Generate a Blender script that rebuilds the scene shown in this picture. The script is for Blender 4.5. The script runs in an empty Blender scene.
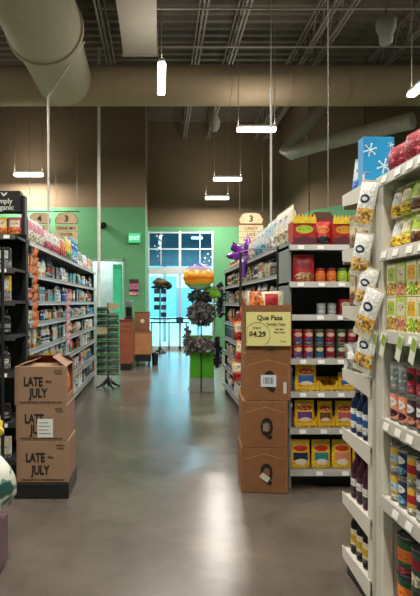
import bpy, bmesh, math, random
from mathutils import Vector, Matrix

PI = math.pi
SC = bpy.context.scene
COL = SC.collection
RND = random.Random(7)

# ------------------------------------------------------------------ camera, world, light, exposure
EYE, FPX, VX, VY = 1.5, 520.0, 158.0, 303.0
cam_d = bpy.data.cameras.new('camera')
cam = bpy.data.objects.new('camera', cam_d)
COL.objects.link(cam)
cam.location = (0, 0, EYE)
cam.rotation_euler = (PI / 2, 0, 0)
cam_d.sensor_width = 36
cam_d.lens = FPX / 596 * 36
cam_d.shift_x = (210 - VX) / 596
cam_d.shift_y = (VY - 298) / 596
cam_d.clip_end = 200
SC.camera = cam

world = bpy.data.worlds.new('world')
SC.world = world
world.use_nodes = True
wn = world.node_tree.nodes
wn['Background'].inputs[0].default_value = (0.25, 0.72, 0.88, 1)
wn['Background'].inputs[1].default_value = 3.6

sun_d = bpy.data.lights.new('sun', 'SUN')
sun_d.energy = 2.0
sun_d.angle = 0.05
sun_d.color = (0.75, 0.93, 1.0)
sun = bpy.data.objects.new('sun', sun_d)
sun.rotation_euler = (math.radians(40), 0, math.radians(150))
COL.objects.link(sun)

SC.view_settings.view_transform = 'Standard'
SC.view_settings.look = 'None'
SC.view_settings.gamma = 1
SC.view_settings.use_curve_mapping = False
SC.view_settings.exposure = 0.42
LAMP_W = 85.0          # watts of each ceiling strip
LAMP_COL = (1.0, 0.93, 0.84)
LAMP_UP = 0.10           # share of each strip's light that leaves upwards


def P(px, py, Y):
    """a point at depth Y seen at photo position px, py"""
    return Vector(((px - VX) * Y / FPX, Y, EYE + (VY - py) * Y / FPX))


def PX(px, Y):
    return (px - VX) * Y / FPX


def PZ(py, Y):
    return EYE + (VY - py) * Y / FPX


# ------------------------------------------------------------------ materials
MATS = {}


def srgb(c):
    return tuple((v / 12.92 if v <= 0.04045 else ((v + 0.055) / 1.055) ** 2.4) for v in c)


def H(h):
    h = h.lstrip('#')
    return srgb(tuple(int(h[i:i + 2], 16) / 255 for i in (0, 2, 4)))


def new_mat(name):
    m = bpy.data.materials.new(name)
    m.use_nodes = True
    nt = m.node_tree
    return m, nt, nt.nodes, nt.links, nt.nodes['Principled BSDF']


def pbr(hexcol, rough=0.6, metal=0.0, var=0.12, scale=6.0, bump=0.0, emit=0.0, trans=0.0, spec=0.5):
    key = ('pbr', hexcol, rough, metal, var, scale, bump, emit, trans, spec)
    if key in MATS:
        return MATS[key]
    m, nt, n, l, b = new_mat('paint_' + hexcol.strip('#'))
    c = H(hexcol)
    tc = n.new('ShaderNodeTexCoord')
    nz = n.new('ShaderNodeTexNoise')
    nz.inputs['Scale'].default_value = scale
    nz.inputs['Detail'].default_value = 4
    l.new(tc.outputs['Object'], nz.inputs['Vector'])
    cr = n.new('ShaderNodeValToRGB')
    cr.color_ramp.elements[0].position = 0.3
    cr.color_ramp.elements[1].position = 0.7
    cr.color_ramp.elements[0].color = (*[v * (1 - var) for v in c], 1)
    cr.color_ramp.elements[1].color = (*[min(1, v * (1 + var)) for v in c], 1)
    l.new(nz.outputs['Fac'], cr.inputs['Fac'])
    l.new(cr.outputs['Color'], b.inputs['Base Color'])
    b.inputs['Roughness'].default_value = rough
    b.inputs['Metallic'].default_value = metal
    b.inputs['Specular IOR Level'].default_value = spec
    if trans:
        b.inputs['Transmission Weight'].default_value = trans
        b.inputs['IOR'].default_value = 1.2
    if emit:
        b.inputs['Emission Color'].default_value = (*c, 1)
        b.inputs['Emission Strength'].default_value = emit
    if bump:
        bp = n.new('ShaderNodeBump')
        bp.inputs['Strength'].default_value = bump
        bp.inputs['Distance'].default_value = 0.01
        l.new(nz.outputs['Fac'], bp.inputs['Height'])
        l.new(bp.outputs['Normal'], b.inputs['Normal'])
    MATS[key] = m
    return m


def printed(c1, c2, c3, style='oval', rough=0.4, seed=0):
    """printed packaging; c1 ground, c2 badge, c3 picture near the foot; Generated coordinates (0..1 over the pack)"""
    key = ('print', c1, c2, c3, style, rough, seed)
    if key in MATS:
        return MATS[key]
    m, nt, n, l, b = new_mat('packaging_print')
    tc = n.new('ShaderNodeTexCoord')
    sx = n.new('ShaderNodeSeparateXYZ')
    l.new(tc.outputs['Generated'], sx.inputs[0])

    def math_(op, a, bb=None, c=None):
        q = n.new('ShaderNodeMath')
        q.operation = op
        for i, v in enumerate((a, bb, c)):
            if v is None:
                continue
            if isinstance(v, (int, float)):
                q.inputs[i].default_value = v
            else:
                l.new(v, q.inputs[i])
        return q.outputs[0]

    def ellipse(cx, cz, rx, rz):
        a = math_('DIVIDE', math_('SUBTRACT', sx.outputs['X'], cx), rx)
        c = math_('DIVIDE', math_('SUBTRACT', sx.outputs['Z'], cz), rz)
        return math_('LESS_THAN', math_('ADD', math_('MULTIPLY', a, a), math_('MULTIPLY', c, c)), 1.0)

    def band(z0, z1):
        return math_('MULTIPLY', math_('GREATER_THAN', sx.outputs['Z'], z0), math_('LESS_THAN', sx.outputs['Z'], z1))

    def rect(x0, x1, z0, z1):
        return math_('MULTIPLY', band(z0, z1), math_('MULTIPLY', math_('GREATER_THAN', sx.outputs['X'], x0), math_('LESS_THAN', sx.outputs['X'], x1)))

    def mix(a, bb, f):
        q = n.new('ShaderNodeMix')
        q.data_type = 'RGBA'
        l.new(f, q.inputs[0])
        for i, v in ((6, a), (7, bb)):
            if isinstance(v, tuple):
                q.inputs[i].default_value = (*v[:3], 1)
            else:
                l.new(v, q.inputs[i])
        return q.outputs[2]

    mp = n.new('ShaderNodeMapping')
    mp.inputs['Scale'].default_value = (9, 2, 16)
    mp.inputs['Location'].default_value = (seed, seed * 1.7, 0)
    l.new(tc.outputs['Generated'], mp.inputs[0])
    nz = n.new('ShaderNodeTexNoise')
    nz.inputs['Scale'].default_value = 1.0
    nz.inputs['Detail'].default_value = 2
    l.new(mp.outputs[0], nz.inputs['Vector'])
    speck = math_('GREATER_THAN', nz.outputs['Fac'], 0.55)
    mp2 = n.new('ShaderNodeMapping')
    mp2.inputs['Scale'].default_value = (9, 2, 15)
    mp2.inputs['Location'].default_value = (seed * 3.1, 4, seed)
    l.new(tc.outputs['Generated'], mp2.inputs[0])
    vo = n.new('ShaderNodeTexVoronoi')
    vo.inputs['Scale'].default_value = 1.0
    l.new(mp2.outputs[0], vo.inputs['Vector'])
    vs = n.new('ShaderNodeSeparateColor')
    l.new(vo.outputs['Color'], vs.inputs[0])
    C1, C2, C3 = H(c1), H(c2), H(c3)
    food = mix(C3, tuple(min(1, v * 1.7 + .08) for v in C3), math_('GREATER_THAN', vs.outputs[0], .6))
    food = mix(food, tuple(v * .35 for v in C3), math_('LESS_THAN', vs.outputs[1], .3))
    plain3 = C3
    C3 = food
    dark = tuple(v * 0.25 for v in C2)
    col = mix(C1, tuple(min(1, v * 1.35 + 0.02) for v in C1), speck)
    if style == 'oval':
        col = mix(col, C3, ellipse(0.5, 0.22, 0.42, 0.17))
        col = mix(col, C2, ellipse(0.5, 0.66, 0.38, 0.17))
        col = mix(col, dark, math_('MULTIPLY', speck, ellipse(0.5, 0.66, 0.27, 0.07)))
    elif style == 'band':
        col = mix(col, C2, band(0.36, 0.72))
        col = mix(col, C3, band(0.0, 0.2))
        col = mix(col, dark, math_('MULTIPLY', speck, rect(0.15, 0.85, 0.46, 0.64)))
    elif style == 'panel':
        col = mix(col, C3, band(0.04, 0.4))
        col = mix(col, C2, rect(0.12, 0.88, 0.48, 0.88))
        col = mix(col, dark, math_('MULTIPLY', speck, rect(0.2, 0.8, 0.6, 0.8)))
        col = mix(col, C3, ellipse(0.5, 0.25, 0.38, 0.19))
    elif style == 'rice':      # red badge above a colour panel with a pale bowl below it
        col = mix(col, C2, rect(0.14, 0.86, 0.3, 0.6))
        col = mix(col, H('#e9dcc4'), ellipse(0.5, 0.25, 0.3, 0.12))
        col = mix(col, H('#c8281c'), ellipse(0.5, 0.76, 0.36, 0.11))
        col = mix(col, plain3, math_('MULTIPLY', speck, ellipse(0.5, 0.76, 0.27, 0.05)))
    elif style == 'lines':
        col = mix(col, C3, math_('MULTIPLY', speck, rect(0.1, 0.9, 0.1, 0.9)))
        col = mix(col, C2, band(0.8, 0.93))
    elif style == 'chips':     # white bag, navy badge, orange chips at the foot
        col = mix(col, C3, math_('MULTIPLY', math_('GREATER_THAN', nz.outputs['Fac'], 0.42), band(0.08, 0.42)))
        col = mix(col, C2, ellipse(0.5, 0.63, 0.26, 0.1))
        col = mix(col, C1, ellipse(0.5, 0.63, 0.15, 0.045))
    l.new(col, b.inputs['Base Color'])
    b.inputs['Roughness'].default_value = rough
    MATS[key] = m
    return m


# ------------------------------------------------------------------ shapes
def bm_new():
    return bmesh.new()


def box(bm, x0, x1, y0, y1, z0, z1, bev=0.0, seg=2):
    t = bmesh.new()
    bmesh.ops.create_cube(t, size=1)
    for v in t.verts:
        v.co = Vector((x0 + (v.co.x + .5) * (x1 - x0), y0 + (v.co.y + .5) * (y1 - y0), z0 + (v.co.z + .5) * (z1 - z0)))
    if bev:
        bmesh.ops.bevel(t, geom=t.edges[:], offset=bev, segments=seg, affect='EDGES', profile=0.5)
    merge(bm, t)
    return bm


def merge(bm, t, mtx=None):
    me = bpy.data.meshes.new('tmp')
    t.to_mesh(me)
    t.free()
    if mtx is not None:
        me.transform(mtx)
    bm.from_mesh(me)
    bpy.data.meshes.remove(me)


def lathe(bm, prof, seg=16, cx=0, cy=0, cap=True):
    rings = []
    for r, z in prof:
        rings.append([bm.verts.new((cx + r * math.cos(2 * PI * i / seg), cy + r * math.sin(2 * PI * i / seg), z)) for i in range(seg)])
    for a, b in zip(rings, rings[1:]):
        for i in range(seg):
            bm.faces.new((a[i], a[(i + 1) % seg], b[(i + 1) % seg], b[i]))
    if cap:
        bm.faces.new(list(reversed(rings[0])))
        bm.faces.new(rings[-1])
    return bm


def tube(bm, pts, r, seg=8, cap=True):
    pts = [Vector(p) for p in pts]
    rr = r if isinstance(r, (list, tuple)) else [r] * len(pts)
    rings = []
    up = Vector((0, 0, 1))
    for i, p in enumerate(pts):
        d = (pts[min(i + 1, len(pts) - 1)] - pts[max(i - 1, 0)]).normalized()
        u = d.cross(up)
        if u.length < 1e-3:
            u = d.cross(Vector((0, 1, 0)))
        u.normalize()
        v = d.cross(u).normalized()
        rings.append([bm.verts.new(p + (u * math.cos(2 * PI * k / seg) + v * math.sin(2 * PI * k / seg)) * rr[i]) for k in range(seg)])
    for a, b in zip(rings, rings[1:]):
        for k in range(seg):
            bm.faces.new((a[k], a[(k + 1) % seg], b[(k + 1) % seg], b[k]))
    if cap:
        bm.faces.new(list(reversed(rings[0])))
        bm.faces.new(rings[-1])
    return bm


def prism(bm, pts, y0, y1):
    """outline in x,z pushed from y0 to y1"""
    a = [bm.verts.new((x, y0, z)) for x, z in pts]
    b = [bm.verts.new((x, y1, z)) for x, z in pts]
    bm.faces.new(a)
    bm.faces.new(list(reversed(b)))
    for i in range(len(pts)):
        j = (i + 1) % len(pts)
        bm.faces.new((a[i], b[i], b[j], a[j]))
    return bm


def pillow(bm, w, d, h, z0=0.0, mode='pillow', nx=7, nz=9):
    def th(x, t):
        if mode == 'pillow':
            s = max(0, math.sin(PI * t)) ** 0.45
        else:
            s = (1 - t) ** 0.4 * min(1, 0.75 + t * 1.5)
        return max(0.003, d / 2 * s * (1 - abs(x) ** 3.0 * 0.85))
    F, B = [], []
    for j in range(nz + 1):
        t = j / nz
        ww = w / 2 * (1 - (0.06 * math.sin(PI * t) if mode == 'pillow' else 0.05 * t))
        F.append([bm.verts.new((ww * (2 * i / nx - 1), -th(2 * i / nx - 1, t), z0 + h * t)) for i in range(nx + 1)])
        B.append([bm.verts.new((ww * (2 * i / nx - 1), th(2 * i / nx - 1, t), z0 + h * t)) for i in range(nx + 1)])
    for j in range(nz):
        for i in range(nx):
            bm.faces.new((F[j][i], F[j][i + 1], F[j + 1][i + 1], F[j + 1][i]))
            bm.faces.new((B[j][i + 1], B[j][i], B[j + 1][i], B[j + 1][i + 1]))
        bm.faces.new((B[j][0], F[j][0], F[j + 1][0], B[j + 1][0]))
        bm.faces.new((F[j][nx], B[j][nx], B[j + 1][nx], F[j + 1][nx]))
    for i in range(nx):
        bm.faces.new((B[0][i], B[0][i + 1], F[0][i + 1], F[0][i]))
        bm.faces.new((F[nz][i], F[nz][i + 1], B[nz][i + 1], B[nz][i]))
    return bm


def lump(bm, cx, cy, cz, rx, ry, rz, amp=0.15, seed=0, sub=3):
    t = bmesh.new()
    bmesh.ops.create_icosphere(t, subdivisions=sub, radius=1)
    R = random.Random(seed)
    k = [(R.uniform(2, 5), R.uniform(2, 5), R.uniform(2, 5), R.uniform(0, 6)) for _ in range(5)]
    for v in t.verts:
        q = v.co.copy()
        f = 1 + amp * sum(math.sin(a * q.x + ph) * math.cos(b * q.y - ph) * math.sin(c * q.z + 1.3 * ph) for a, b, c, ph in k)
        v.co = Vector((cx + q.x * rx * f, cy + q.y * ry * f, cz + q.z * rz * f))
    merge(bm, t)
    return bm


def to_mesh(name, bm, smooth=False):
    bmesh.ops.recalc_face_normals(bm, faces=bm.faces[:])
    me = bpy.data.meshes.new(name)
    bm.to_mesh(me)
    bm.free()
    if smooth:
        for p in me.polygons:
            p.use_smooth = True
        try:
            me.set_sharp_from_angle(angle=math.radians(38))
        except Exception:
            pass
    return me


def obj(name, bm, mat, parent=None, smooth=False, label=None):
    me = bm if isinstance(bm, bpy.types.Mesh) else to_mesh(name, bm, smooth)
    if not me.materials:
        me.materials.append(mat)
    o = bpy.data.objects.new(name, me)
    COL.objects.link(o)
    if parent is not None:
        o.parent = parent
    if label:
        o['label'] = label
    return o


def struct(name, bm, mat, smooth=False):
    o = obj(name, bm, mat, None, smooth)
    o['kind'] = 'structure'
    return o


def thing(name, label, cat, loc=(0, 0, 0), rz=0.0, group=None):
    o = bpy.data.objects.new(name, None)
    o.empty_display_size = 0.05
    COL.objects.link(o)
    o.location = loc
    o.rotation_euler = (0, 0, rz)
    tag(o, label, cat, group)
    return o


def tag(o, label, cat, group=None):
    o['label'] = label
    o['category'] = cat
    if group:
        o['group'] = group
    return o


def text_mesh(s, size, depth=0.0015, bold=0.0, align='CENTER'):
    cu = bpy.data.curves.new('lettering', 'FONT')
    cu.body = s
    cu.size = size
    cu.extrude = depth / 2
    cu.offset = bold
    cu.align_x = align
    cu.resolution_u = 3
    ob = bpy.data.objects.new('lettering', cu)
    COL.objects.link(ob)
    dg = bpy.context.evaluated_depsgraph_get()
    me = bpy.data.meshes.new_from_object(ob.evaluated_get(dg))
    me.name = 'lettering'
    bpy.data.objects.remove(ob)
    bpy.data.curves.remove(cu)
    me.transform(Matrix.Rotation(PI / 2, 4, 'X'))
    return me


def lettering(s, size, mat, parent, loc, bold=0.0, sx=1.0, rz=0.0, name='lettering', align='CENTER', rx=0.0):
    me = text_mesh(s, size, bold=bold, align=align)
    me.materials.clear()
    o = obj(name, me, mat, parent)
    o.location = loc
    o.scale = (sx, 1, 1)
    o.rotation_euler = (rx, 0, rz)
    return o


# ------------------------------------------------------------------ products: one of each kind, then copies
KINDS = {}          # kind -> (w, d, h, [(part, mesh, role)])


def kind_parts(kind):
    if kind in KINDS:
        return KINDS[kind]
    L = []
    if kind == 'can':
        w = d = 0.08; h = 0.11
        b = bm_new(); lathe(b, [(.036, 0), (.0395, .002), (.0395, .005), (.038, .008), (.038, .102), (.0395, .105), (.0395, .109), (.037, .11), (.036, .106)], 20)
        L.append(('can_body', to_mesh('can_body', b, True), 'metal'))
        b = bm_new(); lathe(b, [(.0384, .01), (.0388, .011), (.0388, .099), (.0384, .1)], 20, cap=False)
        L.append(('paper_label', to_mesh('paper_label', b, True), 'print'))
    elif kind == 'tin':
        w = d = 0.1; h = 0.12
        b = bm_new(); lathe(b, [(.046, 0), (.049, .003), (.049, .108), (.047, .11)], 20)
        L.append(('tin_body', to_mesh('tin_body', b, True), 'print'))
        b = bm_new(); lathe(b, [(.0485, .106), (.05, .107), (.05, .118), (.047, .12)], 20)
        L.append(('lid', to_mesh('lid', b, True), 'cap'))
    elif kind == 'jar':
        w = d = 0.08; h = 0.13
        b = bm_new(); lathe(b, [(.034, 0), (.039, .004), (.04, .01), (.04, .088), (.037, .1), (.031, .108), (.031, .112)], 20)
        L.append(('jar_body', to_mesh('jar_body', b, True), 'body'))
        b = bm_new(); lathe(b, [(.034, .108), (.035, .11), (.035, .127), (.033, .13)], 20)
        L.append(('lid', to_mesh('lid', b, True), 'cap'))
        b = bm_new(); lathe(b, [(.0402, .018), (.0406, .019), (.0406, .08), (.0402, .081)], 20, cap=False)
        L.append(('paper_label', to_mesh('paper_label', b, True), 'print'))
    elif kind == 'bottle':
        w = d = 0.075; h = 0.27
        b = bm_new(); lathe(b, [(.032, 0), (.037, .004), (.0375, .012), (.0375, .165), (.033, .185), (.018, .212), (.0145, .228), (.0145, .25)], 18)
        L.append(('bottle_body', to_mesh('bottle_body', b, True), 'body'))
        b = bm_new(); lathe(b, [(.0165, .238), (.017, .24), (.017, .267), (.015, .27)], 14)
        L.append(('cap', to_mesh('cap', b, True), 'cap'))
        b = bm_new(); lathe(b, [(.0377, .03), (.0381, .031), (.0381, .145), (.0377, .146)], 18, cap=False)
        L.append(('paper_label', to_mesh('paper_label', b, True), 'print'))
    elif kind == 'flask':        # squat shampoo or oil style plastic bottle
        w = 0.09; d = 0.06; h = 0.24
        b = bm_new(); lathe(b, [(.036, 0), (.044, .006), (.045, .02), (.045, .15), (.04, .175), (.024, .192), (.018, .2)], 18)
        bmesh.ops.scale(b, vec=(1, .66, 1), verts=b.verts[:])
        L.append(('flask_body', to_mesh('flask_body', b, True), 'body'))
        b = bm_new(); lathe(b, [(.02, .198), (.021, .2), (.019, .236), (.017, .24)], 14)
        L.append(('cap', to_mesh('cap', b, True), 'cap'))
        b = bm_new(); lathe(b, [(.0452, .03), (.0456, .031), (.0456, .135), (.0452, .136)], 18, cap=False)
        bmesh.ops.scale(b, vec=(1, .67, 1), verts=b.verts[:])
        L.append(('paper_label', to_mesh('paper_label', b, True), 'print'))
    elif kind == 'carton':
        w = 0.12; d = 0.07; h = 0.18
        b = bm_new(); box(b, -.06, .06, -.035, .035, 0, .178, .0015, 1)
        L.append(('carton_body', to_mesh('carton_body', b), 'print'))
        b = bm_new(); box(b, -.0585, .0585, -.0335, .0, .1782, .18)
        L.append(('top_flap', to_mesh('top_flap', b), 'cap'))
    elif kind == 'pouch':
        w = 0.15; d = 0.07; h = 0.22
        b = bm_new(); pillow(b, .15, .07, .205, 0, 'stand')
        L.append(('pouch_body', to_mesh('pouch_body', b, True), 'print'))
        b = bm_new(); box(b, -.071, .071, -.0035, .0035, .2, .22)
        L.append(('top_seal', to_mesh('top_seal', b), 'cap'))
    elif kind == 'bag':
        w = 0.16; d = 0.08; h = 0.24
        b = bm_new(); pillow(b, .16, .08, .22, .01, 'pillow')
        L.append(('bag_body', to_mesh('bag_body', b, True), 'print'))
        b = bm_new(); box(b, -.078, .078, -.003, .003, .226, .24)
        L.append(('top_seal', to_mesh('top_seal', b), 'cap'))
        b = bm_new(); box(b, -.078, .078, -.003, .003, 0, .014)
        L.append(('bottom_seal', to_mesh('bottom_seal', b), 'cap'))
    elif kind == 'tray':         # shelf-ready tray with raised back and dipped front
        w = 0.19; d = 0.2; h = 0.1
        b = bm_new()
        t = .004
        box(b, -.095, .095, -.1, .1, 0, t)
        box(b, -.095, .095, .1 - t, .1, t, .1)
        prism(b, [(-.095, t), (.095, t), (.095, .1), (.06, .06), (-.06, .06), (-.095, .1)], -.1, -.1 + t)
        for s in (-1, 1):
            x = s * .095
            box(b, min(x, x - s * t), max(x, x - s * t), -.1 + t, .1 - t, t, .095)
        L.append(('tray_body', to_mesh('tray_body', b), 'print'))
    elif kind == 'drum':         # large catering can with a dark lid
        w = d = 0.15; h = 0.18
        b = bm_new(); lathe(b, [(.07, 0), (.074, .003), (.074, .008), (.072, .012), (.072, .165), (.07, .168)], 24)
        L.append(('drum_body', to_mesh('drum_body', b, True), 'print'))
        b = bm_new(); lathe(b, [(.073, .162), (.0755, .164), (.0755, .176), (.072, .18), (.066, .176)], 24)
        L.append(('lid', to_mesh('lid', b, True), 'cap'))
    KINDS[kind] = (w, d, h, L)
    return KINDS[kind]


COLOURS = {
    'red': '#b3262b', 'crimson': '#8e1a2b', 'orange': '#d9702a', 'yellow': '#e8b526', 'lime': '#a9c33b', 'green': '#3f7d43',
    'dark green': '#234d35', 'teal': '#2b8a8a', 'sky blue': '#6cb2d6', 'blue': '#2c5fa8', 'navy': '#1e2c52', 'purple': '#6a3b87',
    'lilac': '#b39ac6', 'pink': '#d98da0', 'cream': '#e0d3b4', 'white': '#dcdcd6', 'grey': '#8c8f90', 'charcoal': '#3a3b3d',
    'black': '#19191b', 'brown': '#6b4429', 'tan': '#b58d60', 'silver': '#b7bcc0', 'pale blue': '#b5cfdc', 'rose': '#bb5566',
    'gold': '#c79f3b', 'plum': '#4a2438', 'salmon': '#d98a6c',
}
METAL = lambda: pbr('#b9b9b6', .35, .9)
CATS = {'can': 'can', 'tin': 'tin', 'jar': 'jar', 'bottle': 'bottle', 'flask': 'bottle', 'carton': 'box', 'pouch': 'pouch', 'bag': 'bag', 'tray': 'tray', 'drum': 'can'}
NAMES = {'can': 'food_can', 'tin': 'round_tin', 'jar': 'food_jar', 'bottle': 'glass_bottle', 'flask': 'plastic_bottle', 'carton': 'food_carton',
         'pouch': 'stand_up_pouch', 'bag': 'snack_bag', 'tray': 'shelf_tray', 'drum': 'catering_can'}
FIRST = {}


def product(kind, label, group, loc, rz, size, c1, c2='white', c3='cream', style='oval', cap='white', body=None, tilt=0.0, rough=.4):
    """size = (w, d, h); the first of a kind is built, later ones are copies of it and of its parts"""
    w0, d0, h0, L = kind_parts(kind)
    hx = lambda c: COLOURS.get(c, c)
    role = {'metal': METAL(), 'print': printed(hx(c1), hx(c2), hx(c3), style, rough, RND.randint(0, 2)), 'cap': pbr(hx(cap), .45),
            'body': pbr(hx(body or c1), .18)}
    if kind not in FIRST:
        root = thing(NAMES[kind], label, CATS[kind])
        kids = [(obj(pn, me, role[r], root), r) for pn, me, r in L]
        FIRST[kind] = (root, kids)
    else:
        r0, k0 = FIRST[kind]
        root = r0.copy()
        COL.objects.link(root)
        kids = []
        for k, r in k0:
            c = k.copy()
            c.parent = root
            COL.objects.link(c)
            kids.append((c, r))
    for c, r in kids:
        c.material_slots[0].link = 'OBJECT'
        c.material_slots[0].material = role[r]
    root.location = loc
    root.rotation_euler = (tilt, 0, rz)
    root.scale = (size[0] / w0, size[1] / d0, size[2] / h0)
    if not group and 'group' in root:
        del root['group']
    tag(root, label, CATS[kind], group)
    return root


ORD = ['first', 'second', 'third', 'fourth', 'fifth', 'sixth', 'seventh', 'eighth', 'ninth', 'tenth', 'eleventh', 'twelfth', 'thirteenth',
       'fourteenth', 'fifteenth', 'sixteenth', 'seventeenth', 'eighteenth', 'nineteenth', 'twentieth', 'twenty-first', 'twenty-second',
       'twenty-third', 'twenty-fourth', 'twenty-fifth', 'twenty-sixth', 'twenty-seventh', 'twenty-eighth', 'twenty-ninth', 'thirtieth',
       'thirty-first', 'thirty-second', 'thirty-third', 'thirty-fourth', 'thirty-fifth', 'thirty-sixth', 'thirty-seventh', 'thirty-eighth',
       'thirty-ninth', 'fortieth']
for _t in ('forty', 'fifty', 'sixty'):
    ORD += [_t + '-' + q for q in ORD[:9]] + [{'forty': 'fiftieth', 'fifty': 'sixtieth', 'sixty': 'seventieth'}[_t]]

# ------------------------------------------------------------------ the setting
def floor_mat():
    m, nt, n, l, b = new_mat('polished_concrete')
    tc = n.new('ShaderNodeTexCoord')
    a = n.new('ShaderNodeTexNoise'); a.inputs['Scale'].default_value = 0.9; a.inputs['Detail'].default_value = 8; a.inputs['Roughness'].default_value = .65
    s = n.new('ShaderNodeTexNoise'); s.inputs['Scale'].default_value = 160; s.inputs['Detail'].default_value = 2
    l.new(tc.outputs['Object'], a.inputs['Vector']); l.new(tc.outputs['Object'], s.inputs['Vector'])
    r = n.new('ShaderNodeValToRGB')
    r.color_ramp.elements[0].position = .35; r.color_ramp.elements[1].position = .68
    r.color_ramp.elements[0].color = (*H(FLOOR_A), 1); r.color_ramp.elements[1].color = (*H(FLOOR_B), 1)
    l.new(a.outputs['Fac'], r.inputs['Fac'])
    r2 = n.new('ShaderNodeValToRGB')
    r2.color_ramp.elements[0].position = .4; r2.color_ramp.elements[1].position = .62
    r2.color_ramp.elements[0].color = (.8, .8, .8, 1); r2.color_ramp.elements[1].color = (1.08, 1.08, 1.08, 1)
    l.new(s.outputs['Fac'], r2.inputs['Fac'])
    mx = n.new('ShaderNodeMix'); mx.data_type = 'RGBA'; mx.blend_type = 'MULTIPLY'; mx.inputs[0].default_value = 1
    l.new(r.outputs['Color'], mx.inputs[6]); l.new(r2.outputs['Color'], mx.inputs[7])
    l.new(mx.outputs[2], b.inputs['Base Color'])
    q = n.new('ShaderNodeMapRange'); q.inputs['To Min'].default_value = .24; q.inputs['To Max'].default_value = .29
    l.new(a.outputs['Fac'], q.inputs['Value']); l.new(q.outputs['Result'], b.inputs['Roughness'])
    b.inputs['Specular IOR Level'].default_value = 1.0
    return m


def glass_mat(col, refl=.08):
    m = bpy.data.materials.new('window_glass'); m.use_nodes = True
    nt = m.node_tree; n, l = nt.nodes, nt.links
    n.remove(n['Principled BSDF'])
    t = n.new('ShaderNodeBsdfTransparent'); t.inputs[0].default_value = (*col, 1)
    g = n.new('ShaderNodeBsdfGlossy'); g.inputs['Roughness'].default_value = .02
    x = n.new('ShaderNodeMixShader'); x.inputs[0].default_value = refl
    l.new(t.outputs[0], x.inputs[1]); l.new(g.outputs[0], x.inputs[2]); l.new(x.outputs[0], n['Material Output'].inputs[0])
    return m


FLOOR_A, FLOOR_B = '#544d45', '#746a5f'
GREEN = pbr('#569265', .75, var=.04)
TAN = pbr('#76634c', .8, var=.04)
DECK = pbr('#655a4d', .6, var=.1)
STEEL = pbr('#8b8278', .5, .2)
DUCT = pbr('#a08c70', .75, 0, var=.05)
WHITE = pbr('#d8d8d2', .4)
BLACK = pbr('#141416', .5)
SHELFW = pbr('#d5d1c4', .4, var=.03)
SHELFG = pbr('#8e918f', .4, .3, var=.05)
CARD = pbr('#885a36', .8, var=.1, scale=14)
CARD_IN = pbr('#7d5535', .85, var=.1)

b = bm_new(); box(b, -10, 10, -4.2, 17.2, -.1, 0)
struct('floor', b, floor_mat())

b = bm_new()      # corrugated roof deck
prof = []
y = -4.0
while y < 17.0:
    prof += [(y, 7.24), (y + .10, 7.24), (y + .14, 7.32), (y + .24, 7.32)]
    y += .28
lo = [[b.verts.new((x, yy, zz)) for yy, zz in prof] for x in (-10, 10)]
hi = [[b.verts.new((x, yy, 7.42)) for yy, zz in prof] for x in (-10, 10)]
for i in range(len(prof) - 1):
    b.faces.new((lo[0][i], lo[0][i + 1], lo[1][i + 1], lo[1][i]))
    b.faces.new((hi[0][i], hi[1][i], hi[1][i + 1], hi[0][i + 1]))
struct('ceiling', b, DECK)

GH = 3.93


def wall(side, pts, th=.15, z0=0.0, holes=()):
    """one storey-high painted wall through pts; green to 3.93 m, tan above"""
    for nm, a, c, m in (('wall_' + side, z0, GH, GREEN), ('wall_' + side + '_upper', GH, 7.3, TAN)):
        bb = bm_new()
        for (xa, ya), (xb, yb) in zip(pts, pts[1:]):
            d = Vector((xb - xa, yb - ya, 0)); L_ = d.length; d.normalize(); nn = Vector((-d.y, d.x, 0))
            t = bm_new()
            spans = [(0, L_, a, c)]
            if nm == 'wall_' + side:
                for (h0, h1, hz) in holes:
                    spans = [(0, h0, a, c), (h0, h1, hz, c), (h1, L_, a, c)]
            for (u0, u1, w0, w1) in spans:
                if u1 - u0 < .001:
                    continue
                q = bm_new(); box(q, u0, u1, 0, th, w0, w1)
                mt = Matrix(((d.x, nn.x, 0, xa), (d.y, nn.y, 0, ya), (0, 0, 1, 0), (0, 0, 0, 1)))
                merge(t, q, mt)
            merge(bb, t)
        struct(nm, bb, m)


wall('aisle_end', [(-10, 13.2), (-.32, 13.2)], holes=[(10 - 1.68, 10 - .89, 2.57)])
wall('return', [(-.32, 13.35), (-.32, 16.6)], th=.12)
wall('far', [(-.32, 16.6), (3.98, 16.6)], holes=[(0.0, 2.1, 3.8)])
wall('far_return', [(3.98, 16.75), (3.98, 13.75)], th=.12)
wall('angled', [(4.0, 13.7), (4.9, 12.35)])
wall('right_end', [(4.95, 12.35), (9.5, 12.35)])
wall('right', [(9.5, 12.3), (9.5, -4)])
wall('back', [(9.5, -4), (-10, -4)])
wall('left', [(-10, -4), (-10, 13.2)])

# the storefront: frame, panes, push rails, a lobby and its outer face
WFR = pbr('#c8cdd0', .4, .4)
wroot = bpy.data.objects.new('window_1', None); COL.objects.link(wroot); wroot['kind'] = 'structure'
b = bm_new()
Yw = 16.6
for px, w in ((148.5, .05), (161, .03), (180, .08), (200, .03), (212.5, .05)):
    x = PX(px, Yw); z1 = 3.8; z0 = 2.72 if px in (161, 200) else 0
    box(b, x - w / 2, x + w / 2, Yw, Yw + .08, z0, z1)
for py, h in ((232.5, .05), (249, .04)):
    z = PZ(py, Yw); box(b, -.3, 1.76, Yw - .005, Yw + .075, z - h / 2, z + h / 2)
box(b, -.3, 1.76, Yw - .02, Yw + .1, PZ(274, Yw), PZ(267, Yw))
box(b, -.3, 1.76, Yw, Yw + .08, 0, .12)
obj('window_frame', b, WFR, wroot)
b = bm_new(); box(b, -.27, 1.74, Yw + .03, Yw + .04, PZ(267, Yw), 3.78)
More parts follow.
